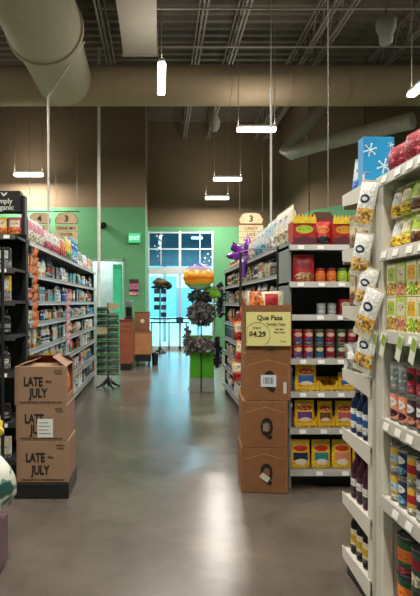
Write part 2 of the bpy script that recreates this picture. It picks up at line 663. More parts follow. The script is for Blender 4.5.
obj('transom_pane', b, glass_mat((.42, .62, .72)), wroot)
b = bm_new(); box(b, -.27, 1.74, Yw + .03, Yw + .04, .12, PZ(274, Yw))
obj('door_pane', b, glass_mat((.85, .95, .97), .05), wroot)
b = bm_new()
for (px, py, r) in ((157, 236, .03), (159, 241, .025), (155, 246, .025), (157, 250, .03), (160, 253, .02), (158, 256, .02),
                    (208, 254, .025), (205, 258, .03), (209, 261, .02), (204, 262, .02), (211, 257, .02)):
    q = bm_new(); bmesh.ops.create_circle(q, cap_ends=True, segments=10, radius=r)
    merge(b, q, Matrix.Translation(P(px, py, Yw + .028)) @ Matrix.Rotation(PI / 2, 4, 'X'))
obj('white_dot_decals', b, WHITE, wroot)
b = bm_new()
for py in (318.5, 322.5):
    tube(b, [(-.25, Yw - .1, PZ(py, Yw)), (1.0, Yw - .1, PZ(py, Yw))], .025)
for x in (-.2, .35, .9):
    tube(b, [(x, Yw - .1, PZ(322, Yw)), (x, Yw - .1, 0)], .02)
box(b, PX(176, Yw), PX(183, Yw), Yw - .2, Yw - .1, PZ(323, Yw), PZ(317, Yw))
o = obj('push_rail', b, pbr('#2b3a44', .4, .5)); tag(o, 'dark double guard rail with a black box across the glass doors', 'rail')

EXT = pbr('#9fb4bd', .8)
b = bm_new(); box(b, -6, 8, 16.8, 60, -.1, 0); struct('ground', b, pbr('#b9c0c2', .8))
b = bm_new(); box(b, -1.6, 3.2, 20.2, 20.4, 2.95, 4.6)
box(b, -1.6, 3.2, 16.8, 20.4, 4.5, 4.6)
for x in (-1.6, .2, 1.5, 3.1):
    box(b, x, x + .12, 20.2, 20.35, 0, 2.95)
box(b, -1.7, -1.6, 16.8, 20.4, 0, 4.6)
box(b, 3.2, 3.3, 16.8, 20.4, 0, 4.6)
struct('exterior_lobby', b, pbr('#8fb4c0', .7))
b = bm_new(); box(b, -30, 40, 58, 60, 0, 3.2); box(b, -8, 2, 57, 58, 0, 4.4)
struct('exterior_building', b, EXT)

# side room behind the doorway
b = bm_new(); box(b, -3.2, -.45, 15.2, 15.3, 0, 3.4); box(b, -3.3, -3.2, 13.35, 15.3, 0, 3.4); box(b, -3.2, -.45, 13.36, 15.2, 3.3, 3.4)
struct('wall_side_room', b, pbr('#8f9596', .8))
b = bm_new(); box(b, -1.17, -.93, 13.5, 13.54, .01, 2.5)
o = struct('door_1', b, pbr('#45e8b4', .5))
b = bm_new(); tube(b, [(-1.13, 13.44, .95), (-1.13, 13.44, 1.25)], .012); obj('door_handle', b, STEEL, o)
ld = bpy.data.lights.new('side_room_light', 'AREA'); ld.energy = 80; ld.size = .8; ld.color = (.85, 1, .95)
lo_ = bpy.data.objects.new('side_room_light', ld); lo_.location = (-1.8, 14.3, 3.25); COL.objects.link(lo_)
b = bm_new()
box(b, -1.72, -1.68, 13.18, 13.37, 0, 2.61); box(b, -.89, -.85, 13.18, 13.37, 0, 2.61); box(b, -1.72, -.85, 13.18, 13.37, 2.57, 2.61)
struct('trim_1', b, pbr('#7d9c8a', .5))

# roof joists: twin bottom chords, twin top chords, zigzag web
for i, x in enumerate((-4.7, -2.85, -1.06, .84, 1.58, 3.1, 3.42, 5.0, 6.8)):
    b = bm_new()
    for dx in (-.055, .02):
        box(b, x + dx, x + dx + .035, -3.9, 16.5 if x > -.4 and x < 3.9 else (13.1 if x < 0 else 12.2), 6.68, 6.72)
        box(b, x + dx, x + dx + .035, -3.9, 16.5 if x > -.4 and x < 3.9 else (13.1 if x < 0 else 12.2), 7.18, 7.23)
    yy = -3.6; k = 0
    ymax = 16.3 if -.4 < x < 3.9 else (12.8 if x < 0 else 11.9)
    while yy < ymax:
        z = (6.7, 7.2) if k % 2 == 0 else (7.2, 6.7)
        tube(b, [(x, yy, z[0]), (x, yy + .32, z[1])], .012, 6)
        yy += .32; k += 1
    o = struct('trim_%d' % (i + 2), b, STEEL)

# ------------------------------------------------------------------ ducts, pipes, cables under the roof
b = bm_new()
R_ = .40
pts = [(-9.8, 10.9, 6.05), (9.4, 10.9, 6.05)]
tube(b, pts, R_, 32)
x = -9.3
while x < 9.2:
    tube(b, [(x, 10.9, 6.05), (x + .03, 10.9, 6.05)], R_ + .012, 32)
    x += 1.2
main_duct = obj('round_duct', b, DUCT, smooth=True)
tag(main_duct, 'long tan round duct running level across the whole ceiling', 'duct')
b = bm_new()
tube(b, [(-1.9, 2.5, 6.1), (-1.9, 8.7, 6.1)], .62, 32)
tube(b, [(-1.9, 8.7, 6.1), (-1.9, 9.3, 6.06), (-1.9, 10.50, 6.02)], [.60, .56, .55], 32)
tube(b, [(-1.9, 8.64, 6.1), (-1.9, 8.74, 6.1)], .66, 32)
branch = obj('branch_duct', b, pbr('#b5a992', .75, 0, var=.04), smooth=True)
tag(branch, 'fat pale round duct coming overhead and joining the long crosswise duct', 'duct')
b = bm_new()
box(b, -.66, -.02, 2.5, 9.9, 6.2, 6.66, .01, 1)
for yy in (4.2, 6, 7.9, 9.84):
    box(b, -.685, .005, yy, yy + .05, 6.185, 6.675)
tag(obj('box_duct', b, pbr('#938a7c', .75, 0, var=.04)), 'pale rectangular box duct hanging beside the near ceiling lamp', 'duct')
b = bm_new()
tube(b, [(4.3, 13.0, 6.6), (4.1, 13.0, 6.4), (3.35, 13.0, 5.5), (3.2, 13.0, 5.3), (3.3, 12.9, 5.22), (3.7, 12.3, 5.22), (5.2, 10.6, 5.22)], .17, 18)
tag(obj('flexible_duct', b, pbr('#a8a093', .45, .2), smooth=True), 'slanting pale elbow duct below the crosswise duct, over the end display', 'duct')
for yy, z in ((9.05, 6.62), (10.35, 6.6)):
    b = bm_new(); tube(b, [(-1.0 if z > 6.61 else -.6, yy, z), (8, yy, z)], .02, 8)
    tag(obj('sprinkler_pipe', b, STEEL), 'thin sprinkler pipe under the roof deck, %s the crosswise duct' % ('well in front of' if yy < 10 else 'just in front of'), 'pipe')

PW = pbr('#cfcdc4', .4)
b = bm_new(); tube(b, [(-1.28, 9.0, 6.02), (-1.9, 9.0, 5.07), (-1.9, 9.0, .02)], .022, 8)
tag(obj('power_pole', b, PW), 'white service pole bending off the fat branch duct down to the left shelving', 'pole')
b = bm_new(); tube(b, [(-1.32, 11.6, 0.0), (-1.32, 11.6, 7.2)], .035, 10)
tag(obj('white_post', b, PW), 'straight white post from floor to roof behind the left shelving', 'post')
b = bm_new(); tube(b, [(PX(271, 7), 7, 1.5), (PX(271, 7), 7, 4.4)], .014, 8); tube(b, [(PX(271, 7), 7, 4.4), (PX(271, 7), 7, 7.2)], .005, 6)
tag(obj('power_pole', b, PW), 'white service pole rising behind the products on the right aisle shelving', 'pole')
b = bm_new(); tube(b, [(1.7, 5.2, 2.0), (1.7, 5.2, 7.2)], .005, 6)
tag(obj('power_cable', b, pbr('#77736a', .5)), 'thin pale cable dropping from roof to behind the end display', 'cable')


def strip_lamp(label, c, length, rz, top, watts=LAMP_W, wires=2):
    """a suspended strip light: housing, glowing tube, wires; its light is an area lamp under the tube"""
    t = thing('strip_lamp', label, 'ceiling lamp', c, rz, 'strip lamps hung from the roof')
    b = bm_new(); box(b, -length / 2, length / 2, -.05, .05, .0, .05, .006, 1); obj('housing', b, WHITE, t)
    b = bm_new(); box(b, -length / 2 + .01, length / 2 - .01, -.065, .065, -.07, -.002, .025, 2)
    obj('glowing_diffuser', b, GLOW, t)
    for s in (-1, 1)[:wires]:
        b = bm_new(); tube(b, [(s * length * .46, 0, .05), (s * length * .46, 0, top - c[2])], .006, 6); obj('hanging_wire', b, STEEL, t)
    ld = bpy.data.lights.new('strip_light', 'AREA'); ld.shape = 'RECTANGLE'; ld.size = length; ld.size_y = .1; ld.energy = watts; ld.color = LAMP_COL
    ld.spread = PI
    lo = bpy.data.objects.new('strip_light', ld); COL.objects.link(lo); lo.parent = t; lo.location = (0, 0, -.085)
    lu = ld.copy(); lu.energy = watts * LAMP_UP
    lo = bpy.data.objects.new('strip_uplight', lu); COL.objects.link(lo); lo.parent = t; lo.location = (0, 0, .07); lo.rotation_euler = (PI, 0, 0)
    return t


GLOW = pbr('#fbfaf2', .5, emit=8.0, var=0)
strip_lamp('strip lamp seen end on, hanging in front of the crosswise duct', (PX(161.5, 8.7), 8.7, 5.27), 1.2, PI / 2, 7.2)
strip_lamp('level strip lamp directly below the crosswise duct, highest of the level ones', (PX(256.5, 10.2), 10.2, 4.93), .78, 0, 7.2)
strip_lamp('level strip lamp in the middle, above the tan wall', (PX(227.5, 13.7), 13.7, PZ(178, 13.7)), .76, 0, 7.2)
strip_lamp('lowest strip lamp, close above the green wall by the doors', (PX(217, 15.4), 15.4, PZ(197, 15.4)), .71, 0, 7.2)
strip_lamp('strip lamp over the left shelving beside the dark wall', (PX(28.5, 12.6), 12.6, PZ(173.5, 12.6)), .72, 0, 7.2)
strip_lamp('slanting strip lamp at the photo\'s upper right corner over the blue box', (3.95, 7.5, 4.78), 1.3, PI / 2, 7.2)
strip_lamp('bright lamp inside the lobby behind the transom glass', (PX(197, 18.3), 18.3, PZ(237, 18.3)), .42, 0, 4.5, watts=130)
for x, y in ((-3.2, 1.2), (.15, .6), (.15, 3.6), (3.6, .4), (3.9, 3.6), (-3.3, 4.6), (-3.4, 8.4), (.1, -2.4), (-6, 11), (6.5, 8.2)):
    ld = bpy.data.lights.new('aisle_strip_light', 'AREA'); ld.shape = 'RECTANGLE'; ld.size = .12; ld.size_y = 1.2; ld.energy = LAMP_W; ld.color = LAMP_COL
    lo = bpy.data.objects.new('aisle_strip_light', ld); COL.objects.link(lo); lo.location = (x, y, 5.25)
    lu = ld.copy(); lu.energy = LAMP_W * LAMP_UP
    lo = bpy.data.objects.new('aisle_strip_uplight', lu); COL.objects.link(lo); lo.location = (x, y, 5.3); lo.rotation_euler = (PI, 0, 0)

t = thing('ceiling_speaker', 'pale bell-shaped ceiling fixture high above the end display', 'ceiling fixture', P(386, 44, 7.0))
b = bm_new(); lathe(b, [(.07, 0), (.085, .02), (.09, .12), (.13, .22), (.13, .30), (.11, .34), (.05, .38)], 20); obj('shade', b, pbr('#9c9a95', .5), t, True)
b = bm_new(); tube(b, [(0, 0, .37), (0, 0, 7.2 - t.location.z)], .012, 6); obj('stem', b, STEEL, t)
t = thing('ceiling_speaker', 'small pale fixture hanging just below the crosswise duct', 'ceiling fixture', P(215, 131, 10.9))
b = bm_new(); lathe(b, [(.06, 0), (.1, .1), (.11, .2), (.07, .3), (.03, .36)], 18); obj('shade', b, pbr('#8a847a', .5), t, True)
b = bm_new(); tube(b, [(0, 0, .35), (0, 0, .5)], .012, 6); obj('stem', b, STEEL, t)

t = thing('security_camera', 'black dome camera on the green wall beside the white post', 'camera', P(103.5, 226, 13.14))
b = bm_new(); q = bm_new(); bmesh.ops.create_uvsphere(q, u_segments=16, v_segments=10, radius=.09); merge(b, q, Matrix.Translation((0, -.07, 0))); obj('dome', b, pbr('#101012', .15), t, True)
b = bm_new(); box(b, -.05, .05, -.02, .06, -.03, .08); obj('bracket', b, BLACK, t)
t = thing('exit_sign', 'green lit EXIT sign on the green wall', 'exit sign', P(134.5, 238, 13.12))
b = bm_new(); box(b, -.15, .15, -.02, .06, -.12, .12, .01, 1); obj('sign_box', b, pbr('#3fbf85', .4, emit=.35), t)
lettering('EXIT', .13, pbr('#a5f0c8', .4, emit=.9), t, (0, -.024, -.045), .003)
t = thing('wall_poster', 'dark and pink square poster on the green wall beside the doorway', 'poster', P(134, 295, 13.19))
b = bm_new(); box(b, -.12, .12, -.02, 0, 0, .4); obj('poster_sheet', b, printed('#241b20', '#a35d78', '#c98a8a', 'band'), t)


def aisle_sign(label, px, py_top, Y, number, lines, w=.54):
    t = thing('aisle_sign', label, 'sign', P(px, py_top, Y), 0, 'hanging aisle number signs')
    cream = pbr('#d9bd94', .6); rim = pbr('#8a6545', .6)
    b = bm_new(); box(b, -w / 2 - .03, w / 2 + .03, -.01, .01, -.02, .0); obj('hanging_bar', b, BLACK, t)
    for s in (-1, 1):
        b = bm_new(); tube(b, [(s * w * .45, 0, 0), (s * w * .45, 0, 7.2 - t.location.z)], .004, 5); obj('hanging_wire', b, STEEL, t)
    o_ = [(-w * .45, -.30), (w * .45, -.30), (w * .5, -.2), (w * .36, -.07), (w * .2, -.04), (-w * .2, -.04), (-w * .36, -.07), (-w * .5, -.2)]
    b = bm_new(); prism(b, o_, -.012, .012); obj('number_board', b, rim, t)
    b = bm_new(); prism(b, [(x * .93, (z + .17) * .9 - .17) for x, z in o_], -.016, -.0122); obj('board_face', b, cream, t)
    lettering(number, .2, BLACK, t, (0, -.018, -.245), .006)
    z = -.33
    for s in lines:
        b = bm_new(); box(b, -w * .48, w * .48, -.01, .01, z - .13, z); p = obj('name_board', b, cream, t)
        if s:
            lettering(s, .105, pbr('#5a3020', .6), p, (0, -.013, z - .105), .001, sx=.82)
        z -= .145
    return t


aisle_sign('aisle 3 sign with DRINK MIX and WATER boards, beside the white post on the left', 66.5, 211, 12.0, '3', ['DRINK MIX', 'WATER', ''])
aisle_sign('aisle 4 sign above the white bags on the left shelving', 39.5, 211, 12.0, '4', ['CHIPS', 'SNACKS'], .52)
aisle_sign('aisle 3 sign on the right above the right aisle shelving', 251, 211, 12.0, '3', ['CANDY', 'JUICE', ''], .58)


# ------------------------------------------------------------------ shelving
def shelving(name, label, cat, loc, rz, W, D, levels, height, frame_mat, deck_mat, rail_mat, tags=0, posts=1.22, base=True, sides=False, rail_h=.042, D_of=None):
    """local frame: products face -Y, W along X centred, back at +D"""
    t = thing(name, label, cat, loc, rz)
    b = bm_new(); box(b, -W / 2, W / 2, D, D + .03, .0, height); obj('back_panel', b, frame_mat, t)
    if base:
        b = bm_new(); box(b, -W / 2, W / 2, .05, D, 0, levels[0] - .03); obj('kick_base', b, BLACK, t)
    n = max(1, round(W / posts))
    for i in range(n + 1):
        x = -W / 2 + W * i / n
        x0, x1 = (x, x + .03) if i == 0 else ((x - .03, x) if i == n else (x - .015, x + .015))
        b = bm_new(); box(b, x0, x1, D - .05, D, 0, height); obj('upright', b, deck_mat, t)
    if sides:
        for x in (-W / 2, W / 2 - .02):
            b = bm_new(); box(b, x, x + .02, .02, D, 0, height); obj('side_panel', b, deck_mat if sides is True else sides, t)
    for i, z in enumerate(levels):
        dep = 0 if D_of is None else D_of[i]
        b = bm_new(); box(b, -W / 2, W / 2, dep, D, z - .025, z)
        sh = obj('shelf', b, deck_mat, t)
        b = bm_new()
        v0, v1 = [(dep, z + .004), (dep - .012, z + .002), (dep - .022, z - rail_h), (dep - .012, z - rail_h - .003), (dep, z - .02)], None
        A = [b.verts.new((-W / 2, y, zz)) for y, zz in v0]; B = [b.verts.new((W / 2, y, zz)) for y, zz in v0]
        b.faces.new(A); b.faces.new(list(reversed(B)))
        for k in range(5):
            b.faces.new((A[k], B[k], B[(k + 1) % 5], A[(k + 1) % 5]))
        obj('price_rail', b, rail_mat, sh)
        if tags:
            m = W / tags
            for k in range(tags):
                if RND.random() < .18:
                    continue
                x = -W / 2 + m * (k + .5) + RND.uniform(-.02, .02)
                b = bm_new(); box(b, x - .026, x + .026, -.0015, .0015, -.016, .016)
                o = obj('price_tag', b, TAGW, sh); o.location = (0, dep - .0195, z - rail_h / 2); o.rotation_euler = (-.23, 0, 0)
    return t


def rail_print():
    m, nt, n, l, b = new_mat('price_rail_strip')
    tc = n.new('ShaderNodeTexCoord'); br = n.new('ShaderNodeTexBrick')
    br.offset = 0; br.inputs['Scale'].default_value = 1
    br.inputs['Brick Width'].default_value = .13; br.inputs['Row Height'].default_value = 5; br.inputs['Mortar Size'].default_value = .02
    br.inputs['Color1'].default_value = (.62, .62, .6, 1); br.inputs['Color2'].default_value = (.45, .46, .46, 1); br.inputs['Mortar'].default_value = (.18, .18, .18, 1)
    l.new(tc.outputs['Object'], br.inputs['Vector']); l.new(br.outputs['Color'], b.inputs['Base Color']); b.inputs['Roughness'].default_value = .4
    return m


TAGW = pbr('#e6e4dc', .5)
RAIL = rail_print()
RAILN = pbr('#b3b1a6', .4, .1)
DARKP = pbr('#35332f', .7)

L_LEV = [.15, .46, .78, 1.04, 1.30, 1.52, 1.79, 2.10]
F_LEV = [.15, .47, .71, .94, 1.20, 1.50, 1.77, 2.03]
L_Y0, L_Y1, L_X = 5.0, 10.3, -1.25
F_Y0, F_Y1, F_X = 4.66, 8.85, 1.12
shelving('aisle_shelving', 'long left aisle shelving run, many levels of drinks and packets, behind the open carton', 'shelving',
         (L_X, (L_Y0 + L_Y1) / 2, 0), PI / 2, L_Y1 - L_Y0, .48, L_LEV, 2.12, DARKP, SHELFG, RAIL, sides=DARKP)
shelving('aisle_shelving', 'long right aisle shelving run beyond the box stack with the yellow price sign', 'shelving',
         (F_X, (F_Y0 + F_Y1) / 2, 0), -PI / 2, F_Y1 - F_Y0, .48, F_LEV, 2.05, DARKP, SHELFG, RAIL, sides=DARKP)

# filling of the two long runs
LEVEL = ['bottom', 'seventh', 'sixth', 'fifth', 'fourth', 'third', 'second', 'top']
SETS = {
    'drink': [('bottle', .075, .075, .26), ('flask', .09, .06, .24), ('carton', .1, .09, .21), ('carton', .15, .12, .17)],
    'pack': [('pouch', .14, .08, .21), ('carton', .13, .07, .19), ('bag', .16, .09, .22), ('jar', .08, .08, .13)],
    'small': [('jar', .085, .085, .14), ('can', .08, .08, .11), ('carton', .12, .09, .12), ('pouch', .12, .07, .16)],
}
PAL = {
    'L': ['white', 'pale blue', 'sky blue', 'silver', 'grey', 'rose', 'black', 'teal', 'charcoal', 'blue', 'white', 'white', 'black', 'silver', 'crimson', 'pale blue', 'yellow', 'charcoal'],
    'F': ['white', 'cream', 'tan', 'orange', 'silver', 'grey', 'yellow', 'red', 'charcoal', 'brown', 'white', 'gold', 'cream', 'pale blue'],
}
GROUPNAME = {'L': 'left aisle shelving', 'F': 'right aisle shelving'}


def fill(side, li, z, clear, y0, y1, kinds, skip=lambda px, py: False, rng=None, first_count=0):
    u = y0
    k = first_count
    while u < y1 - .17:
        kind, w, d, h = rng.choice(kinds)
        c1 = rng.choice(PAL[side]); c2 = rng.choice(['white', 'cream', 'yellow', 'navy', 'red', 'white', 'sky blue']); c3 = rng.choice(['cream', 'green', 'orange', 'brown', 'grey', 'blue'])
        if c2 == c1:
            c2 = 'navy'
        style = rng.choice(['oval', 'band', 'panel', 'lines'])
        cap = rng.choice(['white', 'black', 'silver', 'blue'])
        hh = min(h * rng.uniform(.72, 1.1), clear - .03)
        for r in range(rng.choice([1, 2, 2, 3])):
            if u + w > y1:
                break
            yy = u + w / 2
            u += w + rng.uniform(.004, .02)
            X = L_X if side == 'L' else F_X
            xx = X - .02 - d / 2 - rng.uniform(0, .03) if side == 'L' else X + .02 + d / 2 + rng.uniform(0, .03)
            if rng.random() < .07:
                continue
            px = VX + FPX * X / (yy + w / 2); py = VY + (EYE - z - hh) * FPX / yy
            if skip(px, py):
                continue
            k += 1
            word = {'can': 'can', 'jar': 'jar', 'bottle': 'bottle', 'flask': 'bottle', 'carton': 'carton', 'pouch': 'pouch', 'bag': 'bag'}[kind]
            product(kind, '%s %s, %s from near end, %s shelf of %s' % (c1, word, ORD[k - 1], LEVEL[li], GROUPNAME[side]),
                    'products on the %s' % GROUPNAME[side], (xx, yy, z + .001), PI / 2 if side == 'L' else -PI / 2, (w, d, hh), c1, c2, c3, style, cap)
    return k


rl = random.Random(11)
for li, z in enumerate(L_LEV[:-1]):
    clear = L_LEV[li + 1] - .03 - z
    fill('L', li, z, clear, L_Y0 + .04, L_Y1 - .04, SETS['drink'] + SETS['pack'] if clear > .2 else SETS['small'], lambda px, py: px < 67 and py > 368, rl)
# top of the left run, as photographed: bags near, then coloured packs
z = L_LEV[-1] + .001
u, k = L_Y0 + .05, 0
TOPL = [('bag', .17, .1, .28, 'white', 'pink', 'cream', 5), ('bag', .17, .1, .26, 'pink', 'white', 'rose', 5), ('pouch', .15, .08, .26, 'red', 'orange', 'crimson', 3),
        ('pouch', .15, .08, .33, 'lime', 'yellow', 'green', 3), ('flask', .17, .12, .40, 'blue', 'sky blue', 'white', 3), ('pouch', .15, .08, .24, 'charcoal', 'grey', 'white', 4),
        ('pouch', .15, .08, .25, 'pale blue', 'white', 'pink', 3), ('carton', .14, .09, .22, 'pink', 'yellow', 'white', 2), ('pouch', .15, .09, .24, 'yellow', 'orange', 'cream', 2), ('bottle', .09, .09, .26, 'teal', 'sky blue', 'white', 4)]
for kind, w, d, h, c1, c2, c3, n in TOPL:
    for i in range(n):
        if u + w > L_Y1:
            break
        k += 1
        word = {'bag': 'bag', 'pouch': 'pouch', 'flask': 'tall bottle', 'carton': 'carton', 'bottle': 'bottle'}[kind]
        product(kind, '%s %s, %s from near end, on top of left aisle shelving' % (c1, word, ORD[k - 1]), 'products on the left aisle shelving',
                (L_X - .03 - d / 2, u + w / 2, z), PI / 2, (w, d, h * rl.uniform(.94, 1.06)), c1, c2, c3, 'panel', 'sky blue' if c1 == 'blue' else 'white')
        u += w + .012
rf = random.Random(23)
for li, z in enumerate(F_LEV[:-1]):
    clear = F_LEV[li + 1] - .03 - z
    fill('F', li, z, clear, F_Y0 + .04, F_Y1 - .04, (SETS['pack'] if clear > .2 else SETS['small']), lambda px, py: px > 247 and py > 306, rf)
z = F_LEV[-1] + .001
u, k = F_Y0 + .03, 0
for kind, w, d, h, c1, c2, c3, n in [('bag', .2, .12, .36, 'cream', 'white', 'cream', 3), ('bag', .2, .12, .34, 'white', 'pale blue', 'white', 2), ('bag', .2, .12, .32, 'pale blue', 'white', 'sky blue', 3),
                                     ('bag', .18, .1, .27, 'salmon', 'white', 'cream', 2), ('gap', .9, 0, 0, '', '', '', 1), ('pouch', .16, .09, .16, 'cream', 'brown', 'tan', 5)]:
    for i in range(n):
        if kind == 'gap':
            u += w
            continue
        k += 1
        product(kind, '%s %s, %s from near end, on top of right aisle shelving' % (c1, kind, ORD[k - 1]), 'products on the right aisle shelving',
                (F_X + .04 + d / 2, u + w / 2, z), -PI / 2, (w, d, h), c1, c2, c3, 'panel', c1)
        u += w + .015
# purple foil flower decoration lying on the far half of the right run
t = thing('purple_bow', 'shiny purple foil flower bow on top of the right aisle shelving', 'decoration', (F_X + .10, 6.95, 2.036))
for i, (a, r) in enumerate(((.2, .2), (.9, .17), (1.7, .15), (2.5, .18), (3.2, .17), (6.1, .14))):
    b = bm_new(); lump(b, 0, 0, 0, .13, .06, .06, .18, i, 2)
    o = obj('petal', b, pbr('#7a3aa0', .25, .3, var=.3), t, True); o.location = (math.cos(a) * r, -.02 * i, .10 + math.sin(a) * .11); o.rotation_euler = (0, -a, 0)
b = bm_new(); lump(b, 0, -.06, .11, .04, .04, .04, .05, 9, 2); obj('bow_centre', b, pbr('#c49ad8', .3), t, True)
b = bm_new(); tube(b, [(.02, -.04, .08), (-.05, -.2, .03), (-.13, -.4, .01), (-.16, -.5, -.05), (-.165, -.55, -.22)], [.03, .05, .05, .04, .02], 8); obj('ribbon_tail', b, pbr('#5a2a80', .3, var=.3), t, True)
b = bm_new(); box(b, -.03, .05, -.08, .08, .0, .06); obj('bow_clip', b, pbr('#5a2a80', .3), t)
# ------------------------------------------------------------------ end display of the right run (faces the camera)
E_LEV = [.154, .489, .783, 1.049, 1.403, 1.669, 1.967]
EY, EX0, EX1 = 4.19, 1.058, 2.25
shelving('end_display', 'white-lipped end display facing the cross aisle, yellow rice bags on its low shelves', 'shelving',
         ((EX0 + EX1) / 2, EY, 0), 0, EX1 - EX0, .42, E_LEV, 2.0, DARKP, SHELFG, pbr('#a9a9a4', .4, .2), tags=7, posts=3, base=False, sides=True)
b = bm_new(); box(b, EX0 + .05, EX1 - .05, EY + .12, EY + .4, 0, .12)
tag(obj('black_plinth', b, BLACK), 'black plinth under the lowest shelf of the end display', 'plinth')
ES = 'end display beside the box stack'
ELN = {6: 'top', 5: 'second', 4: 'third', 3: 'fourth', 2: 'fifth', 1: 'sixth', 0: 'lowest'}


def on_end(kind, px0, px1, py_top, lev, c1, c2, c3, style, label, cap='white', d=None, v=.03, zoff=0.0, group=None, tilt=0.0):
    Y = EY + v
    x0, x1 = PX(px0, Y), PX(px1, Y)
    z = E_LEV[lev] + .001 + zoff
    h = PZ(py_top, Y) - z
    w = x1 - x0
    dd = d or w
    return product(kind, label, group or 'products on the end display', ((x0 + x1) / 2, Y + dd / 2, z), 0, (w, dd, h), c1, c2, c3, style, cap, tilt=tilt)


def flame_box(px0, px1, py0, label, oval):
    Y = EY + .03
    x0, x1 = PX(px0, Y), PX(px1, Y); w = x1 - x0; z = E_LEV[6] + .001; h = PZ(py0, Y) - z
    t = thing('display_carton', label, 'display box', ((x0 + x1) / 2, Y, z), 0, 'flame-topped snack cartons on the end display')
    b = bm_new(); box(b, -w / 2, w / 2, 0, .16, 0, h * .78, .002, 1); obj('carton_body', b, printed('#a8231f', oval, '#7a2a24', 'oval', .4), t)
    pts = [(-w / 2, h * .7)]
    n = 6
    for i in range(n * 2 + 1):
        pts.append((-w / 2 + w * i / (2 * n), h * (1.0 if i % 2 else .87)))
    pts.append((w / 2, h * .7))
    b = bm_new(); prism(b, pts, -.008, -.002); obj('flame_topper', b, pbr('#f0c12c', .5, var=.25, scale=40), t)
    b = bm_new(); box(b, -w / 2, w / 2, -.02, -.009, 0, h * .24); obj('front_lip', b, pbr('#5d2530', .5), t)
    return t


flame_box(293, 316, 214, 'red display carton with yellow flame topper and lime oval, top shelf near the post', '#b5c93a')
flame_box(333, 355, 215, 'red display carton with yellow flame topper and orange oval, beside the hanging chip bags', '#d9952b')
on_end('pouch', 314.5, 333, 219, 6, 'red', 'orange', 'black', 'oval', 'plain red bag between the two flame-topped cartons', 'crimson', d=.1)
t = thing('header_card', 'brown rounded card standing behind the red bag on the end display', 'card', (PX(322, 4.45), 4.45, E_LEV[6] + .001))
b = bm_new(); prism(b, [(-.1, 0), (.1, 0), (.1, .27), (.07, .31), (-.07, .31), (-.1, .27)], 0, .012); obj('card', b, pbr('#5a3a2c', .7), t)
on_end('pouch', 294, 316, 254, 5, 'red', 'crimson', 'tan', 'oval', 'big red pouch alone at the post, second shelf of end display', 'red', d=.1)
for i, (a, c) in enumerate(((317, 'orange'), (328, 'orange'), (339, 'lime'), (349.5, 'lime'), (360, 'lime'))):
    on_end('jar', a, a + 9.6, 268, 5, c, c, c, 'oval', '%s jar, %s from the red pouch, second shelf of end display' % (c, ORD[i]), 'crimson' if c == 'orange' else 'green')
for i, a in enumerate((318, 328.5)):
    on_end('can', a, a + 9, 303, 4, 'grey', 'silver', 'white', 'oval', '%s of two small grey tins, third shelf of end display' % ('first' if i == 0 else 'second'))
for i, a in enumerate((340, 351.5, 363)):
    on_end('carton', a, a + 11, 299, 4, 'crimson', 'cream', 'plum', 'oval', 'dark red box, %s beside the grey tins, third shelf of end display' % ORD[i], 'crimson', d=.08)
cc = ['red', 'red', 'dark green', 'crimson', 'dark green', 'crimson', 'red']
for r in range(2):
    for i, c in enumerate(cc):
        a = 293.5 + i * 10.9
        on_end('can', a, a + 10.2, 344.4 - r * 15, 3, c, 'cream', 'blue' if (i < 3) else 'crimson', 'oval',
               '%s can, %s from the post, %s layer, fourth shelf of end display' % (c, ORD[i], 'lower' if r == 0 else 'upper'), zoff=0.0 if r == 0 else PZ(344, EY + .03) - E_LEV[3] + .0015)
# yellow shelf-ready trays with packs of rice and beans
for lev, items, colr in ((2, [(295, 319, 364, 'blue'), (319.5, 338, 0, 'blue'), (338.5, 358, 373, 'blue')], 'blue'),
                         (1, [(294.5, 317, 401, 'purple'), (317.5, 335, 402, 'brown'), (335.5, 356, 402, 'rose')], 'purple')):
    for i, (a, e, top, c) in enumerate(items):
        Y = EY + .03
        w = PX(e, Y) - PX(a, Y)
        product('tray', 'yellow cardboard tray, %s from the post, %s shelf of end display' % (ORD[i], ELN[lev]), 'yellow trays on the end display',
                (PX((a + e) / 2, Y), Y + .12, E_LEV[lev] + .001), 0, (w, .24, .085), 'yellow', 'yellow', 'gold', 'band')
        if top:
            on_end('pouch', a + 1.2, e - 1.2, top, lev, 'yellow', c, 'cream', 'rice', '%s-panelled yellow rice bag, %s tray, %s shelf of end display' % (c, ORD[i], ELN[lev]), 'yellow', d=.09, v=.045, zoff=.006)
b = bm_new()
for lev in (2, 1):
    Y = EY + .03
    product('carton', 'thin %s pack beside the post, %s shelf of end display' % ('blue' if lev == 2 else 'purple', ELN[lev]), 'products on the end display',
            (PX(293, Y) - .002, Y + .1, E_LEV[lev] + .001), 0, (.018, .12, .2), 'blue' if lev == 2 else 'purple', 'white', 'navy', 'lines', 'navy')
for i, (a, e, c) in enumerate(((291.5, 311.5, 'navy'), (313, 332, 'teal'), (333.5, 353, 'salmon'), (354.5, 373, 'purple'))):
    on_end('pouch', a, e, 441, 0, 'yellow', c, 'brown', 'rice', 'yellow rice bag with %s panel, lowest shelf of end display' % c, 'yellow', d=.1)

